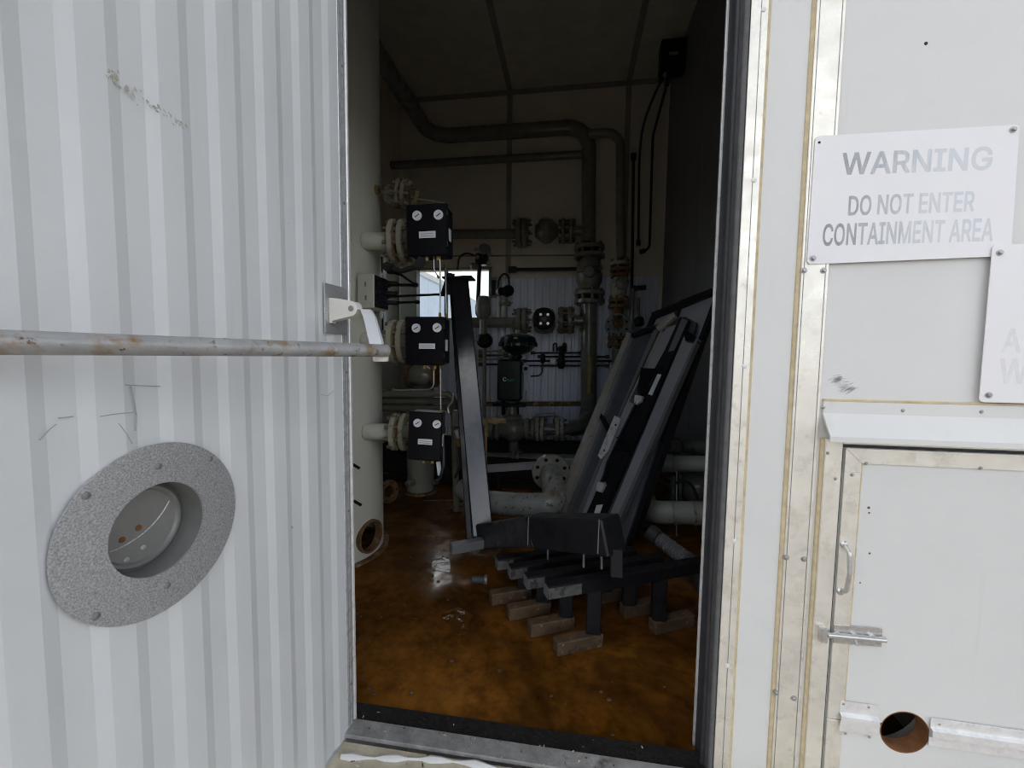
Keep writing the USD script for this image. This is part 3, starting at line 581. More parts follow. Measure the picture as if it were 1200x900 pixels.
# where the ray through the access hole meets the shell
q = ray(433.5, 628); a_ = q[0]**2+q[1]**2; o2 = CAM[:2]-VC[:2]; b_ = 2*(o2@q[:2]); c_ = o2@o2-VR**2; t_ = (-b_-math.sqrt(max(b_*b_-4*a_*c_, 0)))/(2*a_); HP_ = CAM+q*t_
hn = unit(V(HP_[0]-VC[0], HP_[1]-VC[1], 0))
shell = ring(VR, VR-.012, VC, (0, 0, 1), .62, 56)
hcut = lathe([(.080, -.12), (.080, .3)], HP_, hn, 32)
obj('skirt', cut(shell, hcut), M['vessel'], ve)
obj('access_hole_rim', cut(ring(.088, .0775, HP_-hn*.03, hn, .042, 32), bx(-3, 3, -3, 3, -1, FZ+.001)), M['rusty'], ve)
obj('shell', lathe([(VR, .62), (VR, 3.3), (VR*.92, 3.42), (VR*.7, 3.5), (VR*.3, 3.55), (.01, 3.56)], VC, (0, 0, 1), 56), M['vessel'], ve)
obj('base_ring', cut(ring(VR+.03, VR-.02, VC+V(0, 0, .0005), (0, 0, 1), .012, 56), hcut), M['rusty'], ve)
for py, k in ((588, 0), (545, 1)):
    p = at(420.5 if k == 0 else 418.5, py, Vd-VR+.02); obj('bracket_clip', beam(p+V(-.02, -.012, .008), p+V(.02, -.012, -.012), .012, .012), M['blacksteel'], ve)

XA = V(1, 0, 0)
DZ = .045
dk = thing('equipment_skid', 'low black grimy steel skid deck under the piping at the back of the room', 'skid', V(-.6, 2.25, FZ))
obj('deck_plate', bx(XL+.05, .38, 2.25, YB-.03, DZ-.02, DZ, b=.004), M['deck'], dk)
obj('front_channel', bx(XL+.05, .38, 2.22, 2.25, FZ, DZ+.004, b=.003), M['deck'], dk)
obj('edge_highlight', bx(XL+.05, .38, 2.212, 2.219, DZ-.014, DZ-.006, b=.002), M['dullsteel'], dk)  # lighter strip draws a highlight along the skid edge
for x in (-1.7, -1.0, -.3, .3): obj('cross_member', bx(x-.03, x+.03, 2.25, YB-.05, FZ, DZ-.02, b=.003), M['deck'], dk)
def nozzle_set(name_label, fx, fy, Yf, rf, box_px, tilt=0, label2=None):
    """nozzle on the vessel with two flanges; returns flange centre"""
    q = ray(fx[0]-31, fy); o2 = CAM[:2]-VC[:2]; a_ = q[0]**2+q[1]**2; b_ = 2*(o2@q[:2]); c_ = o2@o2-VR**2; root = CAM+q*((-b_-math.sqrt(max(b_*b_-4*a_*c_, 0)))/(2*a_))
    A = at(fx[0], fy, root[1]+.02)
    n = thing('flanged_nozzle', name_label, 'nozzle', A, 'flanged nozzles on the tall vessel')
    ax = unit(V(A[0]-root[0], A[1]-root[1], 0)); root = root-ax*.012; root[2] = A[2]
    obj('stub', rod(root, A+ax*.01, .043, 20), M['vessel'], n)
    pn = unit(V(root[0]-VC[0], root[1]-VC[1], 0)); obj('reinforcing_pad', lathe([(.082, -.03), (.080, .004), (.05, .010)], root, pn, 30), M['vessel'], n)
    f1 = obj('flange', flange_disc(A, ax, rf, .026), M['flange'], n); B = A+ax*.047
    obj('flange', flange_disc(B, ax, rf, .026), M['flange'], n)
    obj('gasket', lathe([(rf*.62, 0), (rf*.62, .022)], A+ax*.0255, ax, 24), M['rusty'], n)
    obj('bolts', bolts(A+ax*.036, ax, rf*.82, 8, .010, .058, .3), M['bolt'], n, kind='stuff')
    obj('neck', rod(B+ax*.02, B+ax*.055, .05, 18), M['flange'], n)
    return A
nz = [nozzle_set('upper nozzle with two cream bolted flanges behind the topmost black case', (459,), 283, 1.06, .108, None),
      nozzle_set('middle nozzle with two cream bolted flanges level with the push bar', (458.5,), 400, 1.06, .110, None),
      nozzle_set('lowest nozzle with two rusty cream flanges above the floor', (460.5,), 506, 1.06, .097, None)]
def case(label, px, py0, py1, Yc, gx, gy, lab, roll=0., yaw=0., rg=4.6):
    x0, x1 = px; A, B = at(x0, (py0+py1)/2, Yc), at(x1, (py0+py1)/2, Yc); zt_, zb_ = at((x0+x1)/2, py0, Yc)[2], at((x0+x1)/2, py1, Yc)[2]
    w_, h_ = B[0]-A[0], zt_-zb_; C = V((A[0]+B[0])/2, Yc, (zt_+zb_)/2)
    cy, sy, cr, sr = math.cos(yaw), math.sin(yaw), math.cos(roll), math.sin(roll)
    u = V(cy, sy, 0); nrm = V(sy, -cy, 0); v = V(0, 0, 1); u2, v2 = cr*u+sr*v, cr*v-sr*u; R = np.stack([u2, -nrm, v2], 1)
    t = thing('level_controller', label, 'controller', C, 'black level controllers on the tall vessel')
    obj('case_body', box((w_*.94, .10, h_*.97), C-nrm*.062, R, .008), M['case'], t)
    obj('case_door', box((w_, .024, h_), C-nrm*.012, R, .007), M['case'], t)
    s_ = np.linalg.norm(C-CAM)/F_PX
    for gxx, gyy in zip(gx, gy):
        g = on(gxx, gyy, C, nrm); gg = obj('gauge', lathe([(rg*s_*1.12, 0), (rg*s_*1.12, .006), (rg*s_, .006), (rg*s_, .004), (.001, .004)], g, nrm, 22), M['glassdial'], t, label='round white gauge dial')
        d = unit(u2*.8+v2*.5); obj('needle', box((rg*s_*1.25, .0016, .0035), g+nrm*.0052, np.stack([d, -nrm, np.cross(d, -nrm)], 1), .0004), M['case'], gg)
    l0, l1 = on(lab[0], lab[1], C, nrm), on(lab[2], lab[3], C, nrm); c = (l0+l1)/2+nrm*.001
    lw, lh = abs((l1-l0)@u2), abs((l1-l0)@v2); lp = obj('name_plate', box((lw, .002, lh), c, R, .0005), M['label'], t, label='white name plate')
    for k in (-.2, .12): obj('printed_line', box((lw*.78, .0006, lh*.09), c+nrm*.0012+v2*lh*k, R, .0001), M['scratch'], lp)
    for k in (-.30, .30): obj('hinge', rod(C+u2*w_*.5+v2*(h_*k-.012), C+u2*w_*.5+v2*(h_*k+.012), .006, 8), M['case'], t)
    sd = C+u2*(w_*.5+.001)-nrm*.04-v2*h_*.08; obj('side_label', box((.0015, .035, h_*.24), sd, R, .0005), M['label'], t, label='white side label')
    obj('mounting_stem', rod(C-nrm*.09-u2*w_*.3, C-nrm*.09-u2*w_*.3+V(-.08, .02, 0), .035, 14), M['pipe'], t)
    for k in (-.05, .22): obj('tube_fitting', rod(C-v2*h_*.48+u2*w_*k-nrm*.03, C-v2*h_*.58+u2*w_*k-nrm*.03, .009, 8), M['brass'], t)
    return C
case('topmost black instrument case with two white dials and white name plate', (475.5, 524), 238.5, 299.5, .75, (489, 514), (253, 252), (491, 271.5, 510.5, 278.5), roll=.012)
case('middle black instrument case with two white dials behind the push bar end', (474, 520), 371, 428, .75, (488, 512.5), (384.5, 384), (491, 402.5, 510, 409), roll=.0)
case('lowest black instrument case, tilted, with two white dials', (479, 517), 483, 540, .75, (489.5, 512), (495.5, 497), (490, 514, 506.5, 521.5), roll=-.05, yaw=.15, rg=4.2)

def tubing(label, pts, r, m='tube', R=.03, parent=None, cat_='tube', grp='thin instrument tubing', fit=None):
    if parent: return obj('tube', tube(bend(pts, R, 5), r, 8), M[m], parent)
    t = thing('instrument_tube', label, cat_, pts[0], grp); obj('tube', tube(bend(pts, R, 5), r, 8), M[m], t)
    e0, e1 = np.asarray(pts[0]), np.asarray(pts[-1])
    for p, q in ((e0, np.asarray(pts[1])), (e1, np.asarray(pts[-2]))): d = unit(q-p); obj('end_fitting', lathe([(r*1.9, 0), (r*1.9, r*4), (r*1.3, r*5)], p, d, 6), M['brass' if m == 'tube' else m], t)
    return t
Yt = .78
tubing('straight bright tube dropping from the topmost case to the middle one', [at(515.5, 299, Yt), at(516, 330, Yt), at(515.5, 371, Yt)], .0036)
tubing('short kinked tube under the topmost case joining the straight tube', [at(508.5, 300, Yt), at(508.5, 316, Yt), at(514.5, 326, Yt)], .003)
tubing('straight bright tube between the middle and the lowest case', [at(516, 428, Yt), at(516.2, 455, Yt), at(516.5, 483, Yt)], .0036)
tubing('bent tube running left under the middle case', [at(508.5, 430, Yt), at(508.2, 456.5, Yt), at(460, 457, Yt+.05)], .0035)
tubing('tube beside the right edge of the middle case', [at(523, 372, Yt+.06), at(522.5, 345, Yt+.06), at(522, 310, Yt+.1)], .0036)
tubing('black conduit curving left from under the topmost case', [at(495, 302, Yt), at(490, 312, Yt), at(470, 318, Yt+.1), at(452, 312, Yt+.15)], .012, 'blacktube')
tubing('black cable looping down past the lowest case', [at(519, 500, Yt+.05), at(520, 545, Yt), at(516, 560, Yt), at(510, 566, Yt+.05)], .007, 'blacktube')
tubing('thin black conduit running right from behind the junction box', [at(452, 334, 1.2), at(488, 334, 1.6)], .009, 'blacktube')
tubing('second black conduit sloping from the junction box', [at(455, 318, 1.2), at(470, 322, 1.3), at(487, 334, 1.6)], .007, 'blacktube')
tubing('third black conduit level with the window bar', [at(452, 348, 1.2), at(489, 346, 1.7), at(520, 345, 1.9)], .008, 'blacktube')
tubing('lower black conduit behind the middle flanges', [at(452, 355, 1.25), at(490, 354, 1.7)], .008, 'blacktube')

jb0, jb1 = at(423, 341, .86), at(438, 341, .86); jz0, jz1 = at(430, 361, .86)[2], at(430, 320.5, .86)[2]
jb = thing('junction_box', 'grey junction box with a dark perforated side on the tall vessel', 'junction box', (jb0+jb1)/2)
obj('box_body', bx(jb0[0]-.02, jb1[0], .86, 1.01, jz0, jz1, b=.004), M['vessel'], jb)
obj('perforated_cover', bx(jb1[0], jb1[0]+.006, .865, 1.005, jz0+.006, jz1-.006, b=.002), M['blacksteel'], jb)
dots = []
for i in range(5):
    for j in range(7): dots.append(lathe([(.006, 0), (.005, .003)], (jb1[0]+.0055, .885+i*.025, jz0+.022+j*(jz1-jz0-.044)/6), XA, 8))
obj('perforations', cat(*dots), M['dustysteel'], jb, kind='stuff')
for k in (.3, .7): obj('latch_tab', bx(jb1[0]-.045, jb1[0]-.038, .856, .862, jz0+(jz1-jz0)*k-.012, jz0+(jz1-jz0)*k+.012, b=.001), M['galvdark'], jb)
for py in (331, 343, 354): obj('conduit_hub', rod((jb1[0]+.004, .99, at(446, py, .98)[2]), (jb1[0]+.05, 1.02, at(446, py, .98)[2]), .011, 10), M['blacksteel'], jb)

# small valve with tilted flange over the topmost case
vA = at(438, 222, 1.05); uv = thing('sample_valve', 'small rusty valve with yellow collar and a tilted flange above the topmost case', 'valve', vA)
axu = unit(V(1, .12, -.16))
obj('stub', rod(V(VC[0]+.24, 1.06, vA[2]), vA+V(.03, 0, 0), .016, 12), M['rusty'], uv)
obj('yellow_collar', rod(at(434, 222, 1.05), at(444, 222.5, 1.05), .024, 12), M['brass'], uv)
obj('valve_body', lathe([(.022, 0), (.04, .02), (.045, .045), (.036, .08), (.03, .10)], at(448, 224, 1.05), axu, 20), M['flangedirty'], uv)
obj('elbow', tube(bend([at(452, 231, 1.03), at(460, 236, 1.03), at(474, 231, 1.02)], .03), .022, 12), M['pipe'], uv)
obj('flange', flange_disc(at(467, 226, 1.02), axu, .072, .018), M['flangedirty'], uv); obj('flange', flange_disc(at(473, 228, 1.02), axu, .078, .020), M['flangedirty'], uv)
obj('bolts', bolts(at(473, 228, 1.02), axu, .062, 8, .009, .045), M['bolt'], uv, kind='stuff')
obj('handle', beam(at(445, 219, 1.04), at(447, 208, 1.03), .008, .004), M['pipe'], uv)
obj('bracket', beam(at(486, 238, 1.0), at(489, 224, 1.0), .02, .008), M['brass'], uv); obj('link_rod', rod(at(488, 233, 1.0), at(520, 238, 1.0), .006, 8), M['pipe'], uv)

# second column and low clutter behind the cases
v2 = fl(493, 576, FZ); sc_ = thing('short_column', 'short olive cylinder standing behind the lowest black case', 'column', V(v2[0], v2[1], FZ))
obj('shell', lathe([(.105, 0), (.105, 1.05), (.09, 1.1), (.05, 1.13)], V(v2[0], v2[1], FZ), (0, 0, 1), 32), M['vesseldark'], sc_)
obj('base_flange', lathe([(.13, 0), (.13, .02)], V(v2[0], v2[1], FZ), (0, 0, 1), 32), M['rusty'], sc_)
obj('drain_stub', rod(V(v2[0]-.02, v2[1]-.09, .07), V(v2[0]-.05, v2[1]-.16, .065), .025, 12), M['pipe'], sc_)
pier = thing('grey_post', 'grey green square post standing in front of the back window', 'post', at(478, 345, 3.3))
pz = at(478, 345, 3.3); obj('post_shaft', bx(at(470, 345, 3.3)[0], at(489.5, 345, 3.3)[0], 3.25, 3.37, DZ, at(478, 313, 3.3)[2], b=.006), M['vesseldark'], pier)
obj('base_plate', bx(at(470, 345, 3.3)[0]-.06, at(489.5, 345, 3.3)[0]+.06, 3.2, 3.42, DZ, DZ+.012, b=.003), M['rusty'], pier)

def flanged(path, r, name, label, m='pipe', R=None, fl_at=(), rf=None, ft=.03, group=None, cat_='pipe', n=18, axis_=None, mf='pipe', bolted=True):
    """a pipe run with flange pairs. fl_at: (point, axis) of each pair"""
    t = thing(name, label, cat_, path[0], group)
    obj('pipe_run', tube(bend(path, R or r*3, 8), r, n), M[m], t)
    for p, ax in fl_at:
        p = np.asarray(p); ax = unit(ax); rf_ = rf or r*1.75
        obj('flange', flange_disc(p-ax*(ft+.006), ax, rf_, ft), M[mf], t); obj('flange', flange_disc(p+ax*.006, ax, rf_, ft), M[mf], t)
        if bolted: obj('bolts', bolts(p, ax, rf_*.82, 8, rf_*.085, ft*2.0), M['bolt'], t, kind='stuff')
    return t
Yp = 3.55; mpx = lambda d: d/F_PX
S = 4.62/F_PX     # metres per pixel near the back wall
# back piping
zt1 = at(600, 154, Yp)
flanged([V(at(505, 160, Yp)[0], 1.5, zt1[2]), V(at(505, 160, Yp)[0], Yp, zt1[2]), V(at(690, 150, Yp)[0], Yp, zt1[2]+.0), V(at(690, 280, Yp)[0], Yp, at(690, 284, Yp)[2])], .075, 'overhead_pipe', 'thick overhead pipe crossing the back wall and turning down', R=.22)
zt2 = at(560, 188, Yp+.1)
flanged([V(XL, Yp+.1, zt2[2]), V(at(684, 178, Yp+.1)[0], Yp+.1, zt2[2]+.0)], .042, 'cross_pipe', 'thinner level pipe below the overhead pipe')
flanged([at(690, 157, Yp-.1), V(at(727, 157, Yp-.1)[0], Yp-.1, at(698, 157, Yp-.1)[2]), V(at(727.5, 300, Yp-.1)[0], Yp-.1, at(727, 303, Yp-.1)[2])], .045, 'branch_pipe', 'branch pipe turning down to the rusty valve stack', R=.14)
flanged([at(445, 275, Yp), at(606, 274, Yp)], .052, 'middle_pipe', 'level pipe from behind the topmost case to the round valve', fl_at=[(at(612, 273, Yp), XA)], rf=.155, ft=.05)
cv = thing('check_valve', 'dark round bodied valve at the end of the level middle pipe', 'valve', at(640, 271, Yp))
obj('valve_body', lathe([(.06, -.12), (.085, -.09), (.12, -.04), (.13, 0), (.12, .05), (.085, .10), (.06, .13)], at(640, 271, Yp), XA, 26), M['pipe'], cv)
obj('cap', lathe([(.08, 0), (.08, .03), (.05, .05)], at(640, 262, Yp), (0, 0, 1), 20), M['pipe'], cv)
for px in (660, 669): obj('flange', flange_disc(at(px, 271, Yp)-XA*.015, XA, .135 if px == 660 else .13, .03), M['pipe'], cv)
obj('bolts', bolts(at(664.5, 271, Yp), XA, .11, 8, .014, .09), M['bolt'], cv, kind='stuff')
obj('outlet', rod(at(668, 271, Yp), at(683, 270.5, Yp), .05, 16), M['pipe'], cv)
tubing('long level tube crossing the back wall above the ribbed sheets', [at(596, 316, Yp+.2), at(690, 315, Yp+.2)], .020, 'blacktube', grp=None)
tubing('fine level tube just above the window', [at(525, 300, Yp+.2), at(690, 299, Yp+.2)], .008, 'pipe', grp=None)

# main valve stack
ZA = V(0, 0, 1)
ms = thing('gate_valve', 'large dark valve between two flange pairs in the main upright pipe', 'valve', at(690.5, 322, Yp))
for py in (290, 299.5): obj('flange', flange_disc(at(690.5, py, Yp)-ZA*.03, ZA, .165, .045), M['pipe'], ms)
for py in (343, 353): obj('flange', flange_disc(at(690.5, py, Yp)-ZA*.03, ZA, .165, .045), M['pipe'], ms)
for py in (294.5, 348): obj('bolts', bolts(at(690.5, py, Yp), ZA, .135, 8, .017, .085), M['bolt'], ms, kind='stuff')
h0, h1 = at(690.5, 342, Yp)[2], at(690.5, 301, Yp)[2]; hh_ = h1-h0
obj('valve_body', lathe([(.09, 0), (.115, .06*hh_/.4), (.138, hh_*.3), (.142, hh_*.5), (.12, hh_*.55), (.12, hh_*.6), (.14, hh_*.66), (.125, hh_*.8), (.10, hh_*.92), (.095, hh_)], V(at(690.5, 320, Yp)[0], Yp, h0), ZA, 28), M['pipe'], ms)
obj('side_boss', rod(at(690, 322, Yp)+V(0, -.10, 0), at(690, 322, Yp)+V(0, -.19, 0), .06, 16), M['pipe'], ms)
mp = flanged([at(690, 356, Yp), at(690, 478, Yp), at(686, 500, Yp), at(668, 502, Yp)], .088, 'upright_pipe', 'thick upright pipe with a yellow marker strip below the big valve', R=.15)
obj('marker_strip', bx(at(688.5, 437, Yp)[0], at(692, 437, Yp)[0], Yp-.098, Yp-.08, at(690, 460, Yp)[2], at(690, 417, Yp)[2], b=.002), M['yellow'], mp, label='yellow marker strip')
obj('branch', rod(at(672, 376, Yp), at(686, 376, Yp), .062, 16), M['pipe'], mp)
# middle run left of the upright
mr = flanged([at(548, 378, Yp), at(606, 377.5, Yp)], .058, 'valve_feed_pipe', 'level pipe at push bar height reaching a row of flanges', fl_at=[(at(612, 376, Yp), XA)], rf=.145, ft=.05)
bv = thing('ball_valve', 'round dark valve with four bright bolts left of the upright pipe', 'valve', at(638, 375, Yp))
obj('valve_body', lathe([(.07, -.12), (.13, -.09), (.145, -.03), (.145, .03), (.13, .09), (.07, .12)], at(638, 376, Yp), XA, 26), M['pipe'], bv)
obj('bonnet', lathe([(.12, 0), (.12, .03), (.095, .05), (.03, .055)], at(638, 375, Yp)+V(0, -.13, 0), (0, -1, 0), 24), M['blacksteel'], bv)
for dx in (-4.2, 4.2):
    for dy in (-5.2, 5.2): obj('bonnet_bolt', lathe([(.016, 0), (.016, .025)], at(638+dx, 374+dy, Yp-.17), (0, -1, 0), 6), M['zinc'], bv)
obj('pivot', rod(at(638, 374, Yp-.18), at(638, 374, Yp-.24), .035, 12), M['blacksteel'], bv)
for px in (658, 668): obj('flange', flange_disc(at(px, 375.5, Yp)-XA*.025, XA, .15, .045), M['pipe'], bv)
obj('bolts', bolts(at(663.5, 375.5, Yp), XA, .125, 8, .016, .09), M['bolt'], bv, kind='stuff')
# lamp-like small instruments on the run
ti = thing('pressure_transmitter', 'small round transmitter with a looped black hose standing on the level pipe', 'instrument', at(592, 372, Yp))
obj('stem', rod(at(591, 372, Yp), at(591, 352, Yp), .034, 12), M['cpipe2'], ti); obj('stem', rod(at(584.5, 372, Yp), at(584.5, 347, Yp), .022, 12), M['cpipe2'], ti); obj('manifold', box((.13, .07, .05), at(592, 356, Yp), b=.01), M['pipe'], ti)  # pale stem colour stands for light from the window beside them
obj('head', lathe([(.05, -.06), (.062, -.04), (.062, .04), (.05, .06)], at(595, 341, Yp), unit(V(.5, -1, 0)), 20), M['case'], ti); obj('head', lathe([(.04, -.05), (.045, .05)], at(586.5, 342, Yp), unit(V(.5, -1, 0)), 18), M['case'], ti)
obj('hose_loop', tube(bend([at(583, 345, Yp), at(584, 328, Yp), at(590, 320, Yp), at(596, 323, Yp), at(597, 338, Yp)], .12), .011, 8), M['blacktube'], ti)
obj('valve_lever', beam(at(594, 354, Yp-.05), at(601, 355, Yp-.05), .02, .01), M['pipe'], ti)
ti2 = thing('actuator_head', 'cluster of small grey fittings above the black upright', 'instrument', at(566, 298, 2.9))
obj('block', box((.12, .10, .11), at(565, 304, 2.9), b=.015), M['dustysteel'], ti2); obj('cap', lathe([(.05, -.05), (.062, -.03), (.062, .03), (.05, .05)], at(567.5, 294, 2.9), unit(V(.4, -1, .3)), 18), M['galvdark'], ti2)
obj('stem', rod(at(562, 308, 2.9), at(560, 356, 2.9), .020, 12), M['blacksteel'], ti2)
for px, py in ((556, 294), (573, 299), (558, 303), (571, 309)): obj('fitting', rod(at(px, py, 2.84), at(px+3, py-3, 2.84), .018, 8), M['galvdark'], ti2)
obj('side_valve', lathe([(.02, -.04), (.035, -.02), (.035, .02), (.02, .04)], at(556, 312, 2.88), XA, 12), M['pipe'], ti2); obj('hose', tube(bend([at(556, 300, 2.88), at(548, 296, 2.88), at(538, 300, 2.88), at(536, 316, 2.88)], .12), .010, 8), M['blacktube'], ti2)
obj('valve_body', lathe([(.05, 0), (.075, .05), (.08, .12), (.06, .18), (.05, .22)], at(566, 374, 2.9), ZA, 20), M['pipe'], ti2); obj('tail_pipe', rod(at(566, 374, 2.9), at(566, 392, 2.9), .035, 12), M['pipe'], ti2)
rgb = thing('round_regulator', 'dark round regulator low behind the black upright', 'regulator', at(568, 398, 3.0)); obj('body', lathe([(.05, -.06), (.075, -.04), (.08, 0), (.075, .04), (.05, .06)], at(568, 399, 3.0), (0, -1, 0), 22), M['case'], rgb); obj('stem', rod(at(568, 391, 3.0), at(568, 384, 3.0), .022, 10), M['pipe'], rgb); obj('tail', rod(at(568, 406, 3.0), V(at(568, 440, 3.0)[0], 3.0, DZ), .02, 10), M['pipe'], rgb)

# rusty stack right of the upright pipe
Yr = 3.35; rs = thing('rusty_valve_stack', 'rusty stack of small flanges and elbows right of the upright pipe', 'valve', at(724, 350, Yr))
rx = lambda py, dx=0: at(726.5+dx-(py-305)*.035, py, Yr)
for py, rf_, m_ in ((309, .10, 'flange'), (316, .10, 'rusty'), (323, .09, 'rusty'), (352, .10, 'rusty'), (359, .11, 'rusty'), (396, .10, 'rusty'), (404, .10, 'rusty')): obj('flange', flange_disc(rx(py)-ZA*.02, ZA, rf_, .035, 24), M[m_], rs)
for py in (312, 355, 400): obj('bolts', bolts(rx(py), ZA, .085, 6, .013, .07), M['bolt'], rs, kind='stuff')
obj('body', lathe([(.055, 0), (.075, .05), (.08, .12), (.07, .18), (.05, .24)], rx(350), ZA, 22), M['flange'], rs)
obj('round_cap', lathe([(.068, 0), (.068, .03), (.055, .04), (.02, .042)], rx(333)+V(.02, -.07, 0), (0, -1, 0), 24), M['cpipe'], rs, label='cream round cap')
obj('elbow', tube(bend([rx(360), rx(372, 0), rx(380, -1)+V(0, -.10, 0)], .08), .055, 14), M['rusty'], rs)
fr_ = rx(382, -1)+V(0, -.07, 0); obj('blind_flange', ring(.125, .05, fr_, (0, 1, 0), .03, 30), M['cpipe'], rs, label='cream drilled flange facing the door')
obj('bolt_holes', cat(*[lathe([(.013, 0), (.012, .004)], fr_+.098*V(math.cos(a), 0, math.sin(a))+V(0, .001, 0), (0, -1, 0), 10) for a in np.arange(8)*math.pi/4+.4]), M['case'], rs, kind='stuff')
obj('neck', rod(rx(408), rx(432), .045, 14), M['pipe'], rs)
obj('lower_pipe', tube([rx(430), rx(470)], .05, 14), M['pipe'], rs)
tn = tubing('upright black conduit left of the fine conduits on the right of the back wall', [at(742.5, 180, Yp+.2), at(741, 300, Yp+.2), V(at(741, 388, Yp+.2)[0], Yp+.2, FZ)], .016, 'blacktube', grp=None)
cb = thing('wall_box', 'black box with a pale label high on the right', 'instrument', at(790, 62, 3.2))
obj('case_body', box((.23, .14, .28), at(790, 62, 3.2)+V(0, .07, 0), b=.01), M['case'], cb); obj('label_plate', box((.085, .004, .03), at(789.5, 62.5, 3.2)+V(0, -.002, 0), b=.001), M['galvdark'], cb)
obj('wall_bracket', beam(at(796, 64, 3.3), at(796, 64, 3.3)+V(XR-at(796, 64, 3.3)[0], 0, 0), .06, .06), M['blacksteel'], cb); obj('cable_gland', rod(at(780, 86, 3.2), at(778, 91, 3.2), .02, 10), M['zinc'], cb)
tubing('long conduit curving down from the black box to the back corner', [at(777, 90, 3.2), at(765, 115, 3.4), at(752, 150, 3.6), at(749, 190, 3.7), at(748, 288, 3.7)], .013, 'blacktube', R=.4, grp=None)
tubing('second conduit from the black box running down the back corner', [at(783, 92, 3.2), at(773, 130, 3.4), at(765, 160, 3.55), at(764, 190, 3.6), at(761, 292, 3.6), at(750, 295.5, 3.6)], .013, 'blacktube', R=.15, grp=None)
tn2 = thing('pipe_stand', 'slim grey stand pipe with a flat bar on top near the leaning panels', 'pipe', at(741, 340, Yp)); obj('shaft', rod(at(741.5, 338, Yp), V(at(741.5, 338, Yp)[0], Yp, FZ), .022, 12), M['pipe'], tn2)
obj('flat_bar', beam(at(741, 338, Yp), at(757, 337, Yp), .03, .05), M['blacksteel'], tn2); obj('needle_valve', rod(at(748, 349, Yp), at(748, 378, Yp), .018, 10), M['pipe'], tn2); obj('knob', lathe([(.03, -.05), (.05, -.03), (.05, .03), (.03, .05)], at(749, 377, Yp), ZA, 14), M['case'], tn2)

# instrument tubing across the ribbed sheets
for i, (py, x0, x1) in enumerate(((413.5, 622, 683), (418, 630, 714), (423, 612, 722), (428.5, 600, 714))):
    tubing(('topmost', 'second', 'third', 'lowest')[i]+' of four dark tubes crossing the ribbed sheets', [at(x0, py, YB-.12), at(x1, py, YB-.12)], .010, 'blacktube', grp='dark tubes across the ribbed sheets')
for i, (py, x0, x1) in enumerate(((411.5, 561, 591), (416.5, 561, 596), (421, 561, 590), (427, 561, 590))):
    tubing(('topmost', 'second', 'third', 'lowest')[i]+' of four pale short tubes left of the green actuator', [at(x0, py, 3.2), at(x1, py, 3.2)], .011, 'tube' if i % 2 == 0 else 'blacktube', grp='short tubes left of the green actuator')
rg = thing('filter_regulator', 'small black regulator with white dial on the dark tubes', 'regulator', at(657, 418, YB-.2))
obj('wall_clip', beam(at(657.5, 428, YB-.2), at(657.5, 428, YB-.2)+V(0, .19, 0), .02, .02), M['case'], rg)
obj('body', lathe([(.025, 0), (.045, .03), (.045, .10), (.03, .13), (.03, .2), (.045, .21), (.045, .24), (.02, .26)], at(657.5, 432, YB-.2), ZA, 16), M['case'], rg)
for px in (650, 661): obj('tube_loop', tube(bend([at(px-1.5, 412, YB-.2), at(px-1.5, 403, YB-.2), at(px+2, 402, YB-.2), at(px+2.5, 412, YB-.2)], .03), .010, 8), M['blacktube'], rg)
gd = obj('gauge', lathe([(.034, 0), (.034, .02), (.029, .02), (.029, .015)], at(648, 422.5, YB-.22), (0, -1, 0), 18), M['glassdial'], rg, label='white round gauge')
obj('gauge_stem', rod(at(650, 422.5, YB-.2), at(656, 422.5, YB-.2), .012, 8), M['brass'], rg); obj('side_valve', lathe([(.02, 0), (.03, .02), (.03, .08), (.02, .1)], at(636, 425, YB-.2), ZA, 12), M['case'], rg); obj('drip_tube', tube(bend([at(636, 425, YB-.2), at(635, 440, YB-.2), at(622, 441, YB-.2)], .05), .008, 8), M['blacktube'], rg)

# green diaphragm actuator on a control valve
Yg = 3.15; ga = thing('green_actuator', 'dark green domed actuator standing on a flanged control valve', 'valve', at(602, 470, Yg))
gs = np.linalg.norm(at(602, 430, Yg)-CAM)/F_PX; cg = at(607, 404, Yg)
obj('dome', lathe([(.20, 0), (.20, .015), (.19, .03), (.175, .075), (.12, .10), (.05, .11), (.02, .112)], cg, ZA, 32), M['green'], ga); obj('lower_dome', lathe([(.07, -.10), (.13, -.07), (.175, -.02), (.20, -.012), (.20, 0)], cg, ZA, 32), M['green'], ga)
obj('rim_bolts', bolts(cg, ZA, .193, 16, .009, .02), M['bolt'], ga, kind='stuff'); obj('cap_plug', lathe([(.03, 0), (.03, .04), (.02, .05)], cg+ZA*.108, ZA, 12), M['pipe'], ga)
obj('badge', lathe([(.022, 0), (.022, .003)], cg+V(0, -.178, .05), (0, -1, 0), 14), M['galvdark'], ga, label='small pale badge')
obj('yoke', rod(cg-ZA*.09, at(601, 425, Yg), .06, 16), M['case'], ga)
g0, g1 = at(584.5, 445, Yg), at(612.5, 445, Yg); gz0, gz1 = at(598, 469, Yg)[2], at(598, 421, Yg)[2]
obj('case_body', bx(g0[0], g1[0], Yg-.09, Yg+.12, gz0, gz1, b=.02), M['green'], ga)
lg = at(589, 446.5, Yg-.09); lt = meshkit.text_mesh('C', .038, .002, True); lt.apply_transform(np.array([[1, 0, 0, lg[0]], [0, 0, -1, lg[1]-.0004], [0, 1, 0, lg[2]], [0, 0, 0, 1.]])); obj('lettering', lt, M['label'], ga)
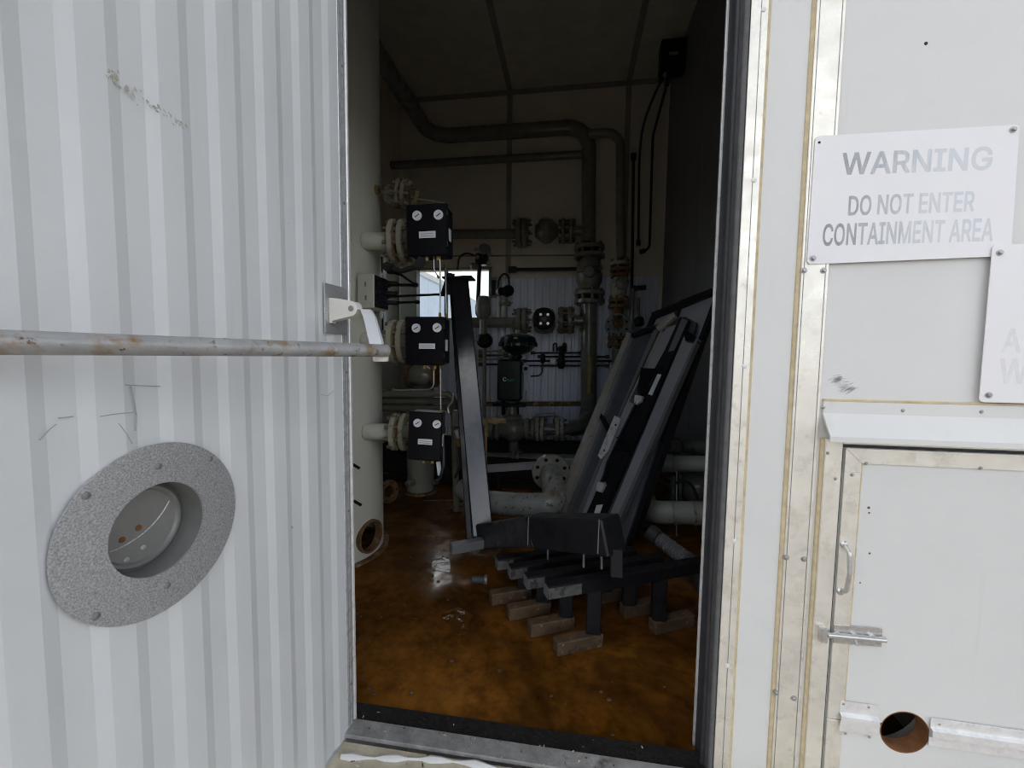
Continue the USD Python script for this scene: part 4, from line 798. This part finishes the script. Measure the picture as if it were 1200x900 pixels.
lg = at(594, 446.5, Yg-.09); lt = meshkit.text_mesh('tual', .027, .002, True); lt.apply_transform(np.array([[1, 0, 0, lg[0]], [0, 0, -1, lg[1]-.0004], [0, 1, 0, lg[2]], [0, 0, 0, 1.]])); obj('lettering', lt, usdkit.material(stage, '/World/Looks/logo_green', {"p": ("principled_bsdf", {"base_color": (.02, .30, .16), "roughness": .4})}, [], surface="p.BSDF"), ga, kind='stuff')
obj('positioner', box((.06, .05, .075), at(616, 432, Yg-.03), b=.008), M['label'], ga); obj('positioner_dial', lathe([(.022, 0), (.022, .01)], at(616, 432, Yg-.058), (0, -1, 0), 14), M['case'], ga)
obj('paper_tag', box((.048, .004, .10), at(618, 452, Yg-.04), b=.001), M['label'], ga, label='white paper tag')
for px in (590, 606): obj('yoke_leg', rod(at(px, 468, Yg), at(px, 486, Yg), .02, 10), M['case'], ga)
obj('yoke_plate', box((.34, .2, .03), at(598, 473.5, Yg), b=.006), M['case'], ga)
obj('bonnet', lathe([(.10, 0), (.10, .03), (.06, .05), (.05, .16), (.07, .18)], at(600, 490, Yg), ZA, 22), M['pipe'], ga)
obj('valve_body', lathe([(.09, -.17), (.10, -.1), (.13, -.05), (.14, 0), (.13, .05), (.10, .1), (.09, .17)], at(602, 503, Yg), XA, 24), M['pipe'], ga)
for px in (577, 584, 618, 625): obj('flange', flange_disc(at(px, 503, Yg)-XA*.02, XA, .115, .038), M['pipe'], ga)
obj('bolts', bolts(at(621.5, 503, Yg), XA, .095, 8, .013, .075), M['bolt'], ga, kind='stuff')
obj('stand_foot', rod(at(602, 516, Yg), V(at(602, 516, Yg)[0], Yg, DZ), .05, 14), M['pipe'], ga)
lr = flanged([at(626, 503, Yg), at(664, 503, Yg), at(680, 500, Yg+.1), at(689, 487, Yg+.3)], .06, 'lower_pipe', 'low pipe with rusty flanges curving up to the upright pipe', fl_at=[(at(656, 503, Yg), XA), (at(633, 503, Yg), XA)], rf=.125, ft=.035, mf='flange', R=.2)
rb_ = thing('rusty_beam', 'rusty brown level bar along the foot of the ribbed sheets', 'beam', at(650, 473, Yp)); obj('bar', beam(at(570, 473.5, Yp+.15), at(692, 473, Yp+.15), .05, .05), M['rusty'], rb_); obj('end_bracket', box((.06, .12, .10), at(692, 473, Yp+.15), b=.005), M['rusty'], rb_)
tubing('bright level tube over the low flanges', [at(627, 499, Yg), at(627, 487, Yg), at(652, 486.5, Yg), at(652, 499, Yg)], .018, 'tube', grp=None)
flanged([at(560, 536, 2.95), at(700, 539, 2.95)], .05, 'floor_pipe', 'low pipe running along the floor in front of the back wall', fl_at=[(at(605, 537, 2.95), XA)], rf=.085, ft=.03)
an = thing('floor_angle', 'bluish white steel angle lying on low stands near the U bend', 'steel angle', at(620, 546, 2.0)); a0_, a1_ = at(560, 551, 2.0), at(674, 543, 2.0); obj('angle_leg', beam(a0_, a1_, .010, .048), M['galv'], an); obj('angle_leg', beam(a0_+V(0, .028, .022), a1_+V(0, .028, .022), .05, .006), M['galv'], an)
for px in (585, 655): s_ = a0_+(a1_-a0_)*(px-560)/114.; obj('stand', rod(s_+V(0, .02, -.01), V(s_[0], s_[1]+.02, FZ), .02, 10), M['blacksteel'], an)
for i, (py, Y_) in enumerate(((462, 1.58), (470, 1.66), (478, 1.74))):
    flanged([at(440, py, Y_), at(532, py-1, Y_+.1), V(at(532, py-1, Y_+.1)[0]+.02, Y_+.1, FZ)], .024, 'drain_pipe', ('upper', 'middle', 'lower')[i]+' of three dark level pipes behind the cases', group='dark pipes behind the cases')
dv = thing('drain_valve', 'dark valve with a red tag and a yellow band between the middle and lowest cases', 'valve', at(498, 445, 1.8)); obj('body', lathe([(.04, -.09), (.07, -.05), (.075, 0), (.07, .05), (.04, .09)], at(492, 440, 1.8), XA, 20), M['pipe'], dv)
for px in (478, 508): obj('flange', flange_disc(at(px, 440, 1.8), XA, .085, .03), M['rusty'], dv)
obj('stem', rod(at(492, 436, 1.8), at(492, 428, 1.8), .025, 10), M['pipe'], dv); obj('yellow_band', rod(at(495, 459, 1.85), at(507, 459, 1.85), .028, 12), M['brass'], dv); obj('red_tag', box((.07, .01, .045), at(501, 471, 1.8), b=.003), usdkit.material(stage, '/World/Looks/red_tag', {"p": ("principled_bsdf", {"base_color": (.20, .05, .06), "roughness": .6})}, [], surface="p.BSDF"), dv, label='faded red tag')
cf = thing('tube_fitting_cluster', 'brass and steel fittings hanging right of the lowest case', 'fitting', at(536, 510, 1.4)); obj('block', box((.05, .05, .10), at(535, 490, 1.4), b=.006), M['pipe'], cf); obj('nut', rod(at(534, 503, 1.4), at(537, 514, 1.4), .022, 8), M['tube'], cf); obj('brass_nut', rod(at(537, 515, 1.4), at(538.5, 523, 1.4), .022, 6), M['brass'], cf); obj('pigtail', tube(bend([at(538.5, 523, 1.4), at(540, 545, 1.4), at(533, 560, 1.4)], .08), .008, 8), M['blacktube'], cf); obj('feed_tube', tube(bend([at(526, 484, 1.4), at(524, 476, 1.4), at(530, 472, 1.4), at(531, 462, 1.4)], .04), .008, 8), M['tube'], cf)

# U bend lying on the floor --------------------------------------------
ub = thing('u_bend_pipe', 'chipped cream pipe bend with a drilled flange lying behind the black frame', 'pipe', at(640, 590, 1.4))
u0, u1, u2_, u3 = dep(566, 588, 2.45), dep(612, 592, 2.34), dep(655, 584, 2.30), dep(645, 552, 2.62)
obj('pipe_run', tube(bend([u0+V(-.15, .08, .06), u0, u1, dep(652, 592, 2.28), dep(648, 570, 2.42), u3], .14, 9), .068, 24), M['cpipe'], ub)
fa = unit(dep(648, 566, 2.45)-u3); obj('flange', ring(.118, .060, u3-fa*.0, fa, .028, 36), M['pipe'], ub)
Rf = frame(fa); 
for a in np.arange(8)*math.pi/4+.35: obj('bolt_hole', lathe([(.012, 0), (.012, .003)], u3+fa*.0265+.092*(math.cos(a)*Rf[:, 0]+math.sin(a)*Rf[:, 1]), fa, 10), M['case'], ub)

# leaning panels ---------------------------------------------------------
O = V(-.058, 1.501, FZ); TL = dep(737, 389, 2.63); PR_ = dep(842, 341, 2.25); NN = unit(np.cross(PR_-O, TL-O)); NN = NN if NN[1] < 0 else -NN
vv = unit(TL-O); uu = np.cross(vv, -NN); uu = uu if uu[0] > 0 else -uu
def L2(px, py, off=0): p = on(px, py, O+NN*off, NN)-O; return (p@uu, p@vv)
def plate(pxs, t, off, parent, name, m, label=None, local=None):
    P2 = [L2(*p, off) for p in pxs] if local is None else local
    R = np.stack([uu, vv, np.cross(uu, vv)], 1); n_ = np.cross(uu, vv)
    o = O+NN*off if n_@NN < 0 else O+NN*(off-t)
    from shapely.geometry import Polygon
    pg = Polygon(P2); pg = pg if pg.exterior.is_ccw else Polygon(P2[::-1])
    return obj(name, extr(pg, t, R, o), M[m], parent, label)
pa = thing('framed_panel', 'dark framed grey panel leaning at the back of the pair', 'panel', O+V(.1, .2, 0))
plate([(764, 368), (841.5, 337), (736, 640), (640, 640)], .03, -.085, pa, 'backing', 'blacksteel')
plate([(770, 372), (795, 361), (690, 636), (655, 636)], .006, -.079, pa, 'infill_sheet', 'slabpale'); plate([(800, 359), (837, 346), (733, 636), (697, 636)], .006, -.079, pa, 'infill_sheet', 'slabpale')
plate([(763, 366.5), (795, 354), (796, 361), (765, 374)], .03, -.062, pa, 'top_rail', 'blacksteel'); plate([(796, 352.5), (841, 335), (839.5, 344), (797, 361)], .03, -.062, pa, 'top_rail', 'blacksteel'); plate([(795, 354), (800, 352), (692, 640), (686, 640)], .02, -.066, pa, 'middle_rail', 'dullsteel')
plate([(837, 347), (841, 336), (842, 342), (742, 630), (728, 640)], .05, -.05, pa, 'side_rail', 'blacksteel')
pb = thing('leaning_door', 'grey door with a scuffed light edge and black closer rail leaning on the right', 'door', O)
plate([(735, 389.5), (803, 371), (816, 378), (732, 640), (640, 640)], .018, -.025, pb, 'core_sheet', 'slabface')
plate([(734.5, 389), (739.5, 390.5), (664, 590), (645, 640), (630, 640), (658, 572)], .040, .006, pb, 'light_edge', 'slabedge'); plate([(739, 390.5), (767, 381.5), (768, 385), (740, 395)], .03, .004, pb, 'top_edge', 'blacksteel')
plate([(699, 482), (702, 481), (716, 504), (713, 510)], .014, .002, pb, 'dark_stay', 'case'); plate([(668, 560), (684, 566), (665, 612), (652, 640), (642, 640)], .004, -.020, pb, 'lower_glass', 'slabface')
plate([(767, 384), (772, 386), (724, 492), (690, 580), (668, 640), (660, 640)], .012, -.006, pb, 'moulding', 'slabmid'); plate([(774, 387), (778, 388), (742, 460), (729, 486), (725, 492)], .010, -.010, pb, 'moulding', 'slabedge')
plate([(780, 384), (794, 380), (772, 431), (749, 436), (757, 428)], .006, -.012, pb, 'reflection_panel', 'slabpale'); plate([(736, 470), (744, 474), (700, 570), (684, 612), (676, 612), (700, 552)], .006, -.012, pb, 'reflection_panel', 'slabpale')  # pale plates paint a reflection on the door sheet
sA, sB = on(771, 386, O+NN*.03, NN), on(792, 369, O+NN*.03, NN); obj('square_tube', beam(sA, sB, .032, .032, up=NN, b=.003), M['slabedge'], pb); obj('tube_bore', beam(sB-unit(sB-sA)*.001, sB+unit(sB-sA)*.002, .024, .024, up=NN, b=.001), M['case'], pb)
plate([(797, 371), (807, 375), (789, 413), (706, 606), (698, 606), (686, 604), (756, 452), (779, 410)], .030, .016, pb, 'closer_rail', 'blacksteel')
plate([(799, 372.5), (806, 375.5), (790, 410), (783, 412)], .004, .0205, pb, 'clear_rail_end', 'slabmid')
plate([(751, 431), (768.5, 432), (764, 444), (753, 462), (746.5, 460)], .03, .046, pb, 'closer_case', 'case', 'black closer case')
plate([(770.5, 438), (775, 439), (764, 463.5), (759.5, 462)], .002, .0185, pb, 'label_strip', 'label', 'pale label strip')
plate([(699, 592), (706.5, 591), (702, 604), (695, 605)], .002, .0185, pb, 'label_strip', 'label', 'pale label strip')
plate([(720, 487), (727.5, 490), (713, 528), (704, 538), (700.5, 534)], .008, .020, pb, 'arm_plate', 'brite', 'pale drilled arm plate')
for px, py in ((721.5, 498), (708, 528)): p = on(px, py, O+NN*.0205, NN); obj('plate_hole', lathe([(.006, 0), (.006, .0015)], p, NN, 10), M['case'], pb)
q = [on(px, py, O+NN*.04, NN) for px, py in ((746, 471), (726, 512), (712, 542), (706, 565))]; obj('closer_arm', tube(q, .008, 8), M['case'], pb)
plate([(700, 565), (707, 564), (709, 568), (704, 577), (698, 575)], .02, .035, pb, 'arm_shoe', 'brite', 'bright arm shoe')
plate([(744, 463), (752.5, 464), (751, 470), (745, 474), (743, 472)], .02, .047, pb, 'arm_clip', 'brite', 'bright arm clip')
plate([(722, 512), (727, 511), (738, 524), (740, 529), (728, 527)], .02, .032, pb, 'rail_clip', 'case')
plate([(803, 390), (818, 396), (726, 606), (712, 640), (704, 640), (714, 604)], .010, -.008, pb, 'channel_web', 'slabpale'); plate([(816, 395), (818.5, 396.5), (727.5, 606), (724, 612), (722, 608)], .04, .024, pb, 'channel_lip', 'slabmid')
plate([(801, 389), (805, 387), (818.5, 396), (817, 401), (803, 399)], .036, .022, pb, 'channel_end', 'case')

# black steel frame with its legs on the floor ------------------------------
FR = thing('black_steel_frame', 'black box section frame with one tall leaning upright and low legs in the mud', 'steel frame', fl(700, 755, FZ))
bE, bK, bJ, bT = dep(720, 627, 1.38), dep(634, 621, 1.68), dep(566, 627, 2.2), dep(538.5, 328, 2.62)
obj('upright', beam(bJ+unit(bJ-bT)*.03, bT, .11, .11, up=unit(CAM-bJ), b=.006), M['dustysteel'], FR)
jd = unit(bK-bJ); kd = unit(bE-bK); obj('cross_beam', beam(bK-kd*.03, bE, .10, .122, b=.006), M['blacksteel'], FR); obj('cross_beam', beam(bJ+jd*.03, bK, .10, .122, b=.006), M['dullsteel'], FR, 'scraped length of the cross beam next to the upright, coloured paler as if lit')  # second length is coloured paler to show the light on it
obj('weld_bead', beam(dep(559, 643, 2.1), dep(578, 613, 2.08), .008, .008), M['blacksteel'], FR)
for p_ in (bK, bE-kd*.004): obj('scraped_edge', beam(p_+V(-.052, -.02, -.06), p_+V(-.05, -.02, .058), .004, .004, b=.001), M['slabmid'], FR)
tq = bT; obj('top_plate', box((.19, .13, .012), bT+V(.0, -.01, .005), np.stack([unit(V(1, .05, .02)), unit(V(-.05, 1, 0)), V(0, 0, 1)], 1), .003), M['blacksteel'], FR)
obj('gusset', trimesh.convex.convex_hull(np.array([dep(516, 345, 2.6), dep(524, 319, 2.6), dep(533, 321, 2.6), dep(530, 346, 2.6), dep(516, 345, 2.66), dep(524, 319, 2.66), dep(533, 321, 2.66), dep(530, 346, 2.66)])), M['blacksteel'], FR)
obj('side_plate', beam(dep(551, 640, 2.1), dep(530, 345, 2.66), .03, .05, up=unit(CAM-bJ)), M['blacksteel'], FR)
rdir = unit(V(.553, .262, 0)); RZ = .2
rails = [(fl(640, 692, .2), .2, .74), (fl(616, 681, .175), .175, .62), (fl(597, 670, .155), .155, .60), (fl(582, 660, .135), .135, .58)]
perp = V(-rdir[1], rdir[0], 0)
for i, (p, rz, L_) in enumerate(rails):
    obj('rail', beam(p, p+rdir*L_, .05, .05), M['blacksteel'], FR)
    obj('rail_end', box((.002, .044, .044), p-rdir*.0008, np.stack([rdir, perp, V(0, 0, 1)], 1), .0005), M['slabmid'], FR, 'worn grey rail end')
    Ls = .13 if i == 0 else .07; obj('scuffed_face', box((Ls, .0016, .040), p+rdir*Ls/2-perp*.0253, np.stack([rdir, perp, V(0, 0, 1)], 1), .0005), M['scuffed'], FR)
    for k, s0_, s1_ in ((.195-.022*i, -.155, .032), (.485-.02*i, -.030, .16)):
        if i == 3 and k > .3: continue
        g = p+rdir*k; obj('leg', beam(V(g[0], g[1], rz-.024), V(g[0], g[1]-.01, FZ+.050), .055, .042, up=(0, 1, 0)), M['blacksteel'], FR)
        a = V(g[0], g[1]-.01, FZ+.026); obj('foot', beam(a+rdir*s0_, a+rdir*s1_, .048, .052), M['muddy'], FR)
obj('spreader', beam(fl(528, 643, .10), fl(566, 636, .10), .05, .045), M['slabmid'], FR); 
for px, (ya, yb) in ((722, (648, 674)), (705, (646, 667)), (684, (643, 665)), (642, (640, 656))):
    t = (px-567)/(721-567); d_ = 2.2*1.38/(1.38+(2.2-1.38)*t); obj('drop_rod', beam(dep(px, ya-6, d_), dep(px, yb, d_), .04 if px == 722 else .008, .04 if px == 722 else .008, b=.002), M['slabmid' if px != 722 else 'blacksteel'], FR)

# low piping on the right -----------------------------------------------------
sr = thing('capped_pipe', 'cream pipe with a fat capped end in front of the right wall', 'pipe', dep(800, 543, 2.75)); a, b = dep(786, 543, 2.75), dep(850, 544, 2.62)
ax = unit(b-a); obj('pipe_run', rod(a-ax*.02, b+ax*.3, .052, 20), M['cpipe2'], sr); obj('cap', lathe([(.02, -.115), (.045, -.105), (.058, -.075), (.06, -.02), (.06, .012), (.054, .016)], a, ax, 24), M['cpipe2'], sr)
sr2 = thing('upper_low_pipe', 'dim grey pipe with a blocky fitting above the capped pipe', 'pipe', dep(810, 522, 2.9)); a, b = dep(800, 523, 2.9), dep(860, 524, 2.8); ax = unit(b-a)
obj('pipe_run', rod(a, b, .045, 18), M['pipe'], sr2); obj('coupling', rod(a+ax*.06, a+ax*.2, .054, 18), M['pipe'], sr2); obj('elbow_block', box((.10, .1, .10), a-ax*.05, frame(ax), .02), M['pipe'], sr2)
sr3 = thing('elbow_pipe', 'cream pipe with a rust stained elbow low on the right', 'pipe', dep(800, 600, 2.45)); e0, e1, e2 = dep(757, 588, 2.70), dep(759, 600, 2.50), dep(850, 602, 2.38)
obj('pipe_run', tube(bend([e0, e1, e1+(e2-e1)*.4, e2+unit(e2-e1)*.12], .13, 9), .068, 22), M['cpipe2'], sr3); a = dep(790, 601, 2.43); ax = unit(e2-e1)
for t in (-.01, .105): obj('weld_ring', ring(.071, .06, a+ax*t, ax, .012, 24), M['flange'], sr3)
sr4 = thing('flanged_pump_line', 'grimy flanges and hoses between the two cream pipes on the right', 'valve', dep(800, 572, 2.9))
for px in (786, 794): obj('flange', flange_disc(dep(px, 576, 2.86), unit(V(1, -.2, 0)), .115, .022), M['pipe'], sr4)
obj('bolts', bolts(dep(791, 576, 2.86), unit(V(1, -.2, 0)), .095, 8, .010, .05), M['bolt'], sr4, kind='stuff')
obj('pump_body', lathe([(.06, 0), (.09, .03), (.11, .09), (.10, .16), (.06, .22)], dep(800, 572, 2.86), unit(V(1, -.2, 0)), 24), M['pipe'], sr4)
obj('hose', tube(bend([dep(792, 566, 2.5), dep(803, 562, 2.48), dep(812, 570, 2.5), dep(818, 585, 2.5)], .08), .009, 8), M['blacktube'], sr4); obj('thin_rod', rod(dep(793, 552, 2.6), dep(793, 640, 2.5), .004, 8), M['tube'], sr4)
fh = thing('flexible_hose', 'ribbed grey flexible hose with a dark elbow lying on the floor at right', 'hose', dep(790, 645, 2.0)); h0, h1 = dep(770, 630, 2.10), dep(806, 657, 1.98)
ax = unit(h1-h0); Lh = np.linalg.norm(h1-h0); pr = []
for i in range(18): pr += [(.036, Lh*(i+.1)/18), (.040, Lh*(i+.45)/18), (.036, Lh*(i+.8)/18)]
obj('ribbed_tube', lathe(pr, h0, ax, 22), M['hose'], fh); obj('cuff', rod(h0-ax*.05, h0+ax*.01, .044, 20), M['hosedark'], fh)
obj('elbow', tube(bend([h1-ax*.01, h1+ax*.07, h1+ax*.05+V(.03, -.02, -.11)], .05, 8), .045, 18), M['hosedark'], fh)

# debris and pebbles on the floor
r = np.random.default_rng(11); cr = []
for i in range(260):
    x, y = r.uniform(-.9, .9), r.uniform(.1, 2.6)
    if (x > -.4 and y > .33) or y > 2.15: continue
    s = r.uniform(.003, .010)
    m = trimesh.creation.icosphere(1, s); m.vertices *= (1, r.uniform(.5, 1), r.uniform(.3, .6)); m.apply_translation((x, y, FZ+s*.2)); cr.append(m)
obj('floor_debris', cat(*cr), M['muddy'], None, 'scattered small grit and flakes on the wet floor', 'debris', kind='stuff')
st = thing('scrap_bolt', 'small grey scrap fitting lying in the water left of the frame', 'scrap', fl(560, 679, FZ)); p = fl(560, 680, FZ+.02); obj('body', rod(p+V(-.03, 0, 0), p+V(.03, .01, 0), .018, 12), M['hosedark'], st); obj('end_cap', rod(p+V(.028, .01, 0), p+V(.045, .012, 0), .022, 12), M['galvdark'], st)
wr_ = thing('thin_wire', 'thin bright rod lying on the dark floor under the lowest case', 'rod', fl(530, 586, FZ)); obj('wire', tube([fl(496, 586.5, FZ+.006), fl(545, 586, FZ+.006)], .004, 6), M['tube'], wr_); obj('wire_tip', rod(fl(545, 586, FZ+.006), fl(548, 586, FZ+.006), .006, 8), M['tube'], wr_)

# puddles that mirror the bright window
def puddle(label, pts, seed):
    from shapely.geometry import Polygon
    r = np.random.default_rng(seed); P = np.array([fl(*p, FZ)[:2] for p in pts]); pg = Polygon(P).buffer(.012).buffer(-.006)
    m = trimesh.creation.extrude_polygon(pg, .002, engine='earcut'); m.apply_translation((0, 0, FZ-.0008)); obj('puddle', m, M['water'], None, label, 'puddle', smooth=False)
puddle('small bright puddle beside the left end of the black frame', [(507, 655), (524, 654), (527, 661), (526, 670), (517, 669), (508, 667)], 1)
puddle('glinting puddle on the rusty floor nearer the threshold', [(519, 721), (528, 715), (538, 713), (547, 718), (553, 721), (548, 728), (547, 740), (538, 743), (531, 735), (524, 729)], 2)

wp = thing('wall_plate', 'small grey plate with a pale rim on the back wall right of the window', 'wall plate', at(578, 337, YB-.04))
for (xa, xb, ya, yb) in ((574.5, 576, 325, 348), (581, 582.3, 328, 349), (575, 582, 325, 327.5), (575, 582, 346, 349)):
    p, q_ = at(xa, ya, YB-.05), at(xb, yb, YB-.05); obj('rim', bx(p[0], q_[0], YB-.06, YB-.04, q_[2], p[2], b=.003), M['slabpale'], wp)
p, q_ = at(575.5, 327, YB-.045), at(581.5, 347, YB-.045); obj('plate_face', bx(p[0], q_[0], YB-.046, YB-.012, q_[2], p[2], b=.002), M['dullsteel'], wp)

tg = thing('paper_tag', 'narrow white tag hanging below the right corner of the lowest black case', 'tag', at(514.5, 549, .80)); c = at(514.5, 549, .80)
obj('tag_card', box((.020, .002, .066), c, np.stack([unit(V(1, .2, .12)), unit(V(-.2, 1, 0)), unit(V(-.12, 0, 1))], 1), .0005), M['label'], tg); obj('string', rod(c+V(.002, 0, .03), at(514, 538, .80), .0015, 6), M['blacktube'], tg)
gl = thing('leather_glove', 'tan leather glove slumped over a thin stake right of the black upright', 'glove', at(569, 545, 1.95)); g0 = at(578, 493, 1.95)
gm = trimesh.creation.icosphere(3, 1.0); v = gm.vertices*(.062, .035, .026); v = v+.012*(meshkit.fbm(v*40+7, 3)[:, None]-.5)*gm.vertices*2; gm.vertices = v+g0; obj('palm', gm, M['rag'], gl)
for k, dz in enumerate((-.012, .0, .012)): obj('finger', tube([g0+V(.045, -.01*k+.01, dz), g0+V(.075, -.01*k+.01, dz+.004), g0+V(.095, -.01*k+.008, dz-.004)], [.011, .011, .008], 8), M['rag'], gl)
obj('cuff', tube([g0+V(-.045, 0, .0), g0+V(-.075, 0, -.012)], [.024, .030], 10), M['rag'], gl)
sk_ = thing('wooden_stake', 'thin pale stake standing under the tan glove', 'stake', V(*at(569.5, 498, 1.95)[:2], FZ)); p = at(569.5, 497, 1.95); obj('stake_shaft', rod(V(p[0], p[1], FZ), p, .011, 8), M['rag'], sk_)
obj('stake_foot', lathe([(.03, 0), (.03, .008), (.012, .014)], V(p[0], p[1], FZ), ZA, 14), M['rusty'], sk_)
of = thing('loose_flange', 'rusty loose flange ring standing on the floor behind the tall vessel', 'flange', at(455, 580, 1.75)); c = at(454, 578, 1.75); c[2] = FZ+.085
obj('flange_ring', ring(.085, .045, c, unit(V(1, -.5, .1)), .022, 28), M['rusty'], of); obj('bolt_holes', bolts(c+unit(V(1, -.5, .1))*.011, unit(V(1, -.5, .1)), .066, 6, .007, .0125), M['case'], of, kind='stuff')
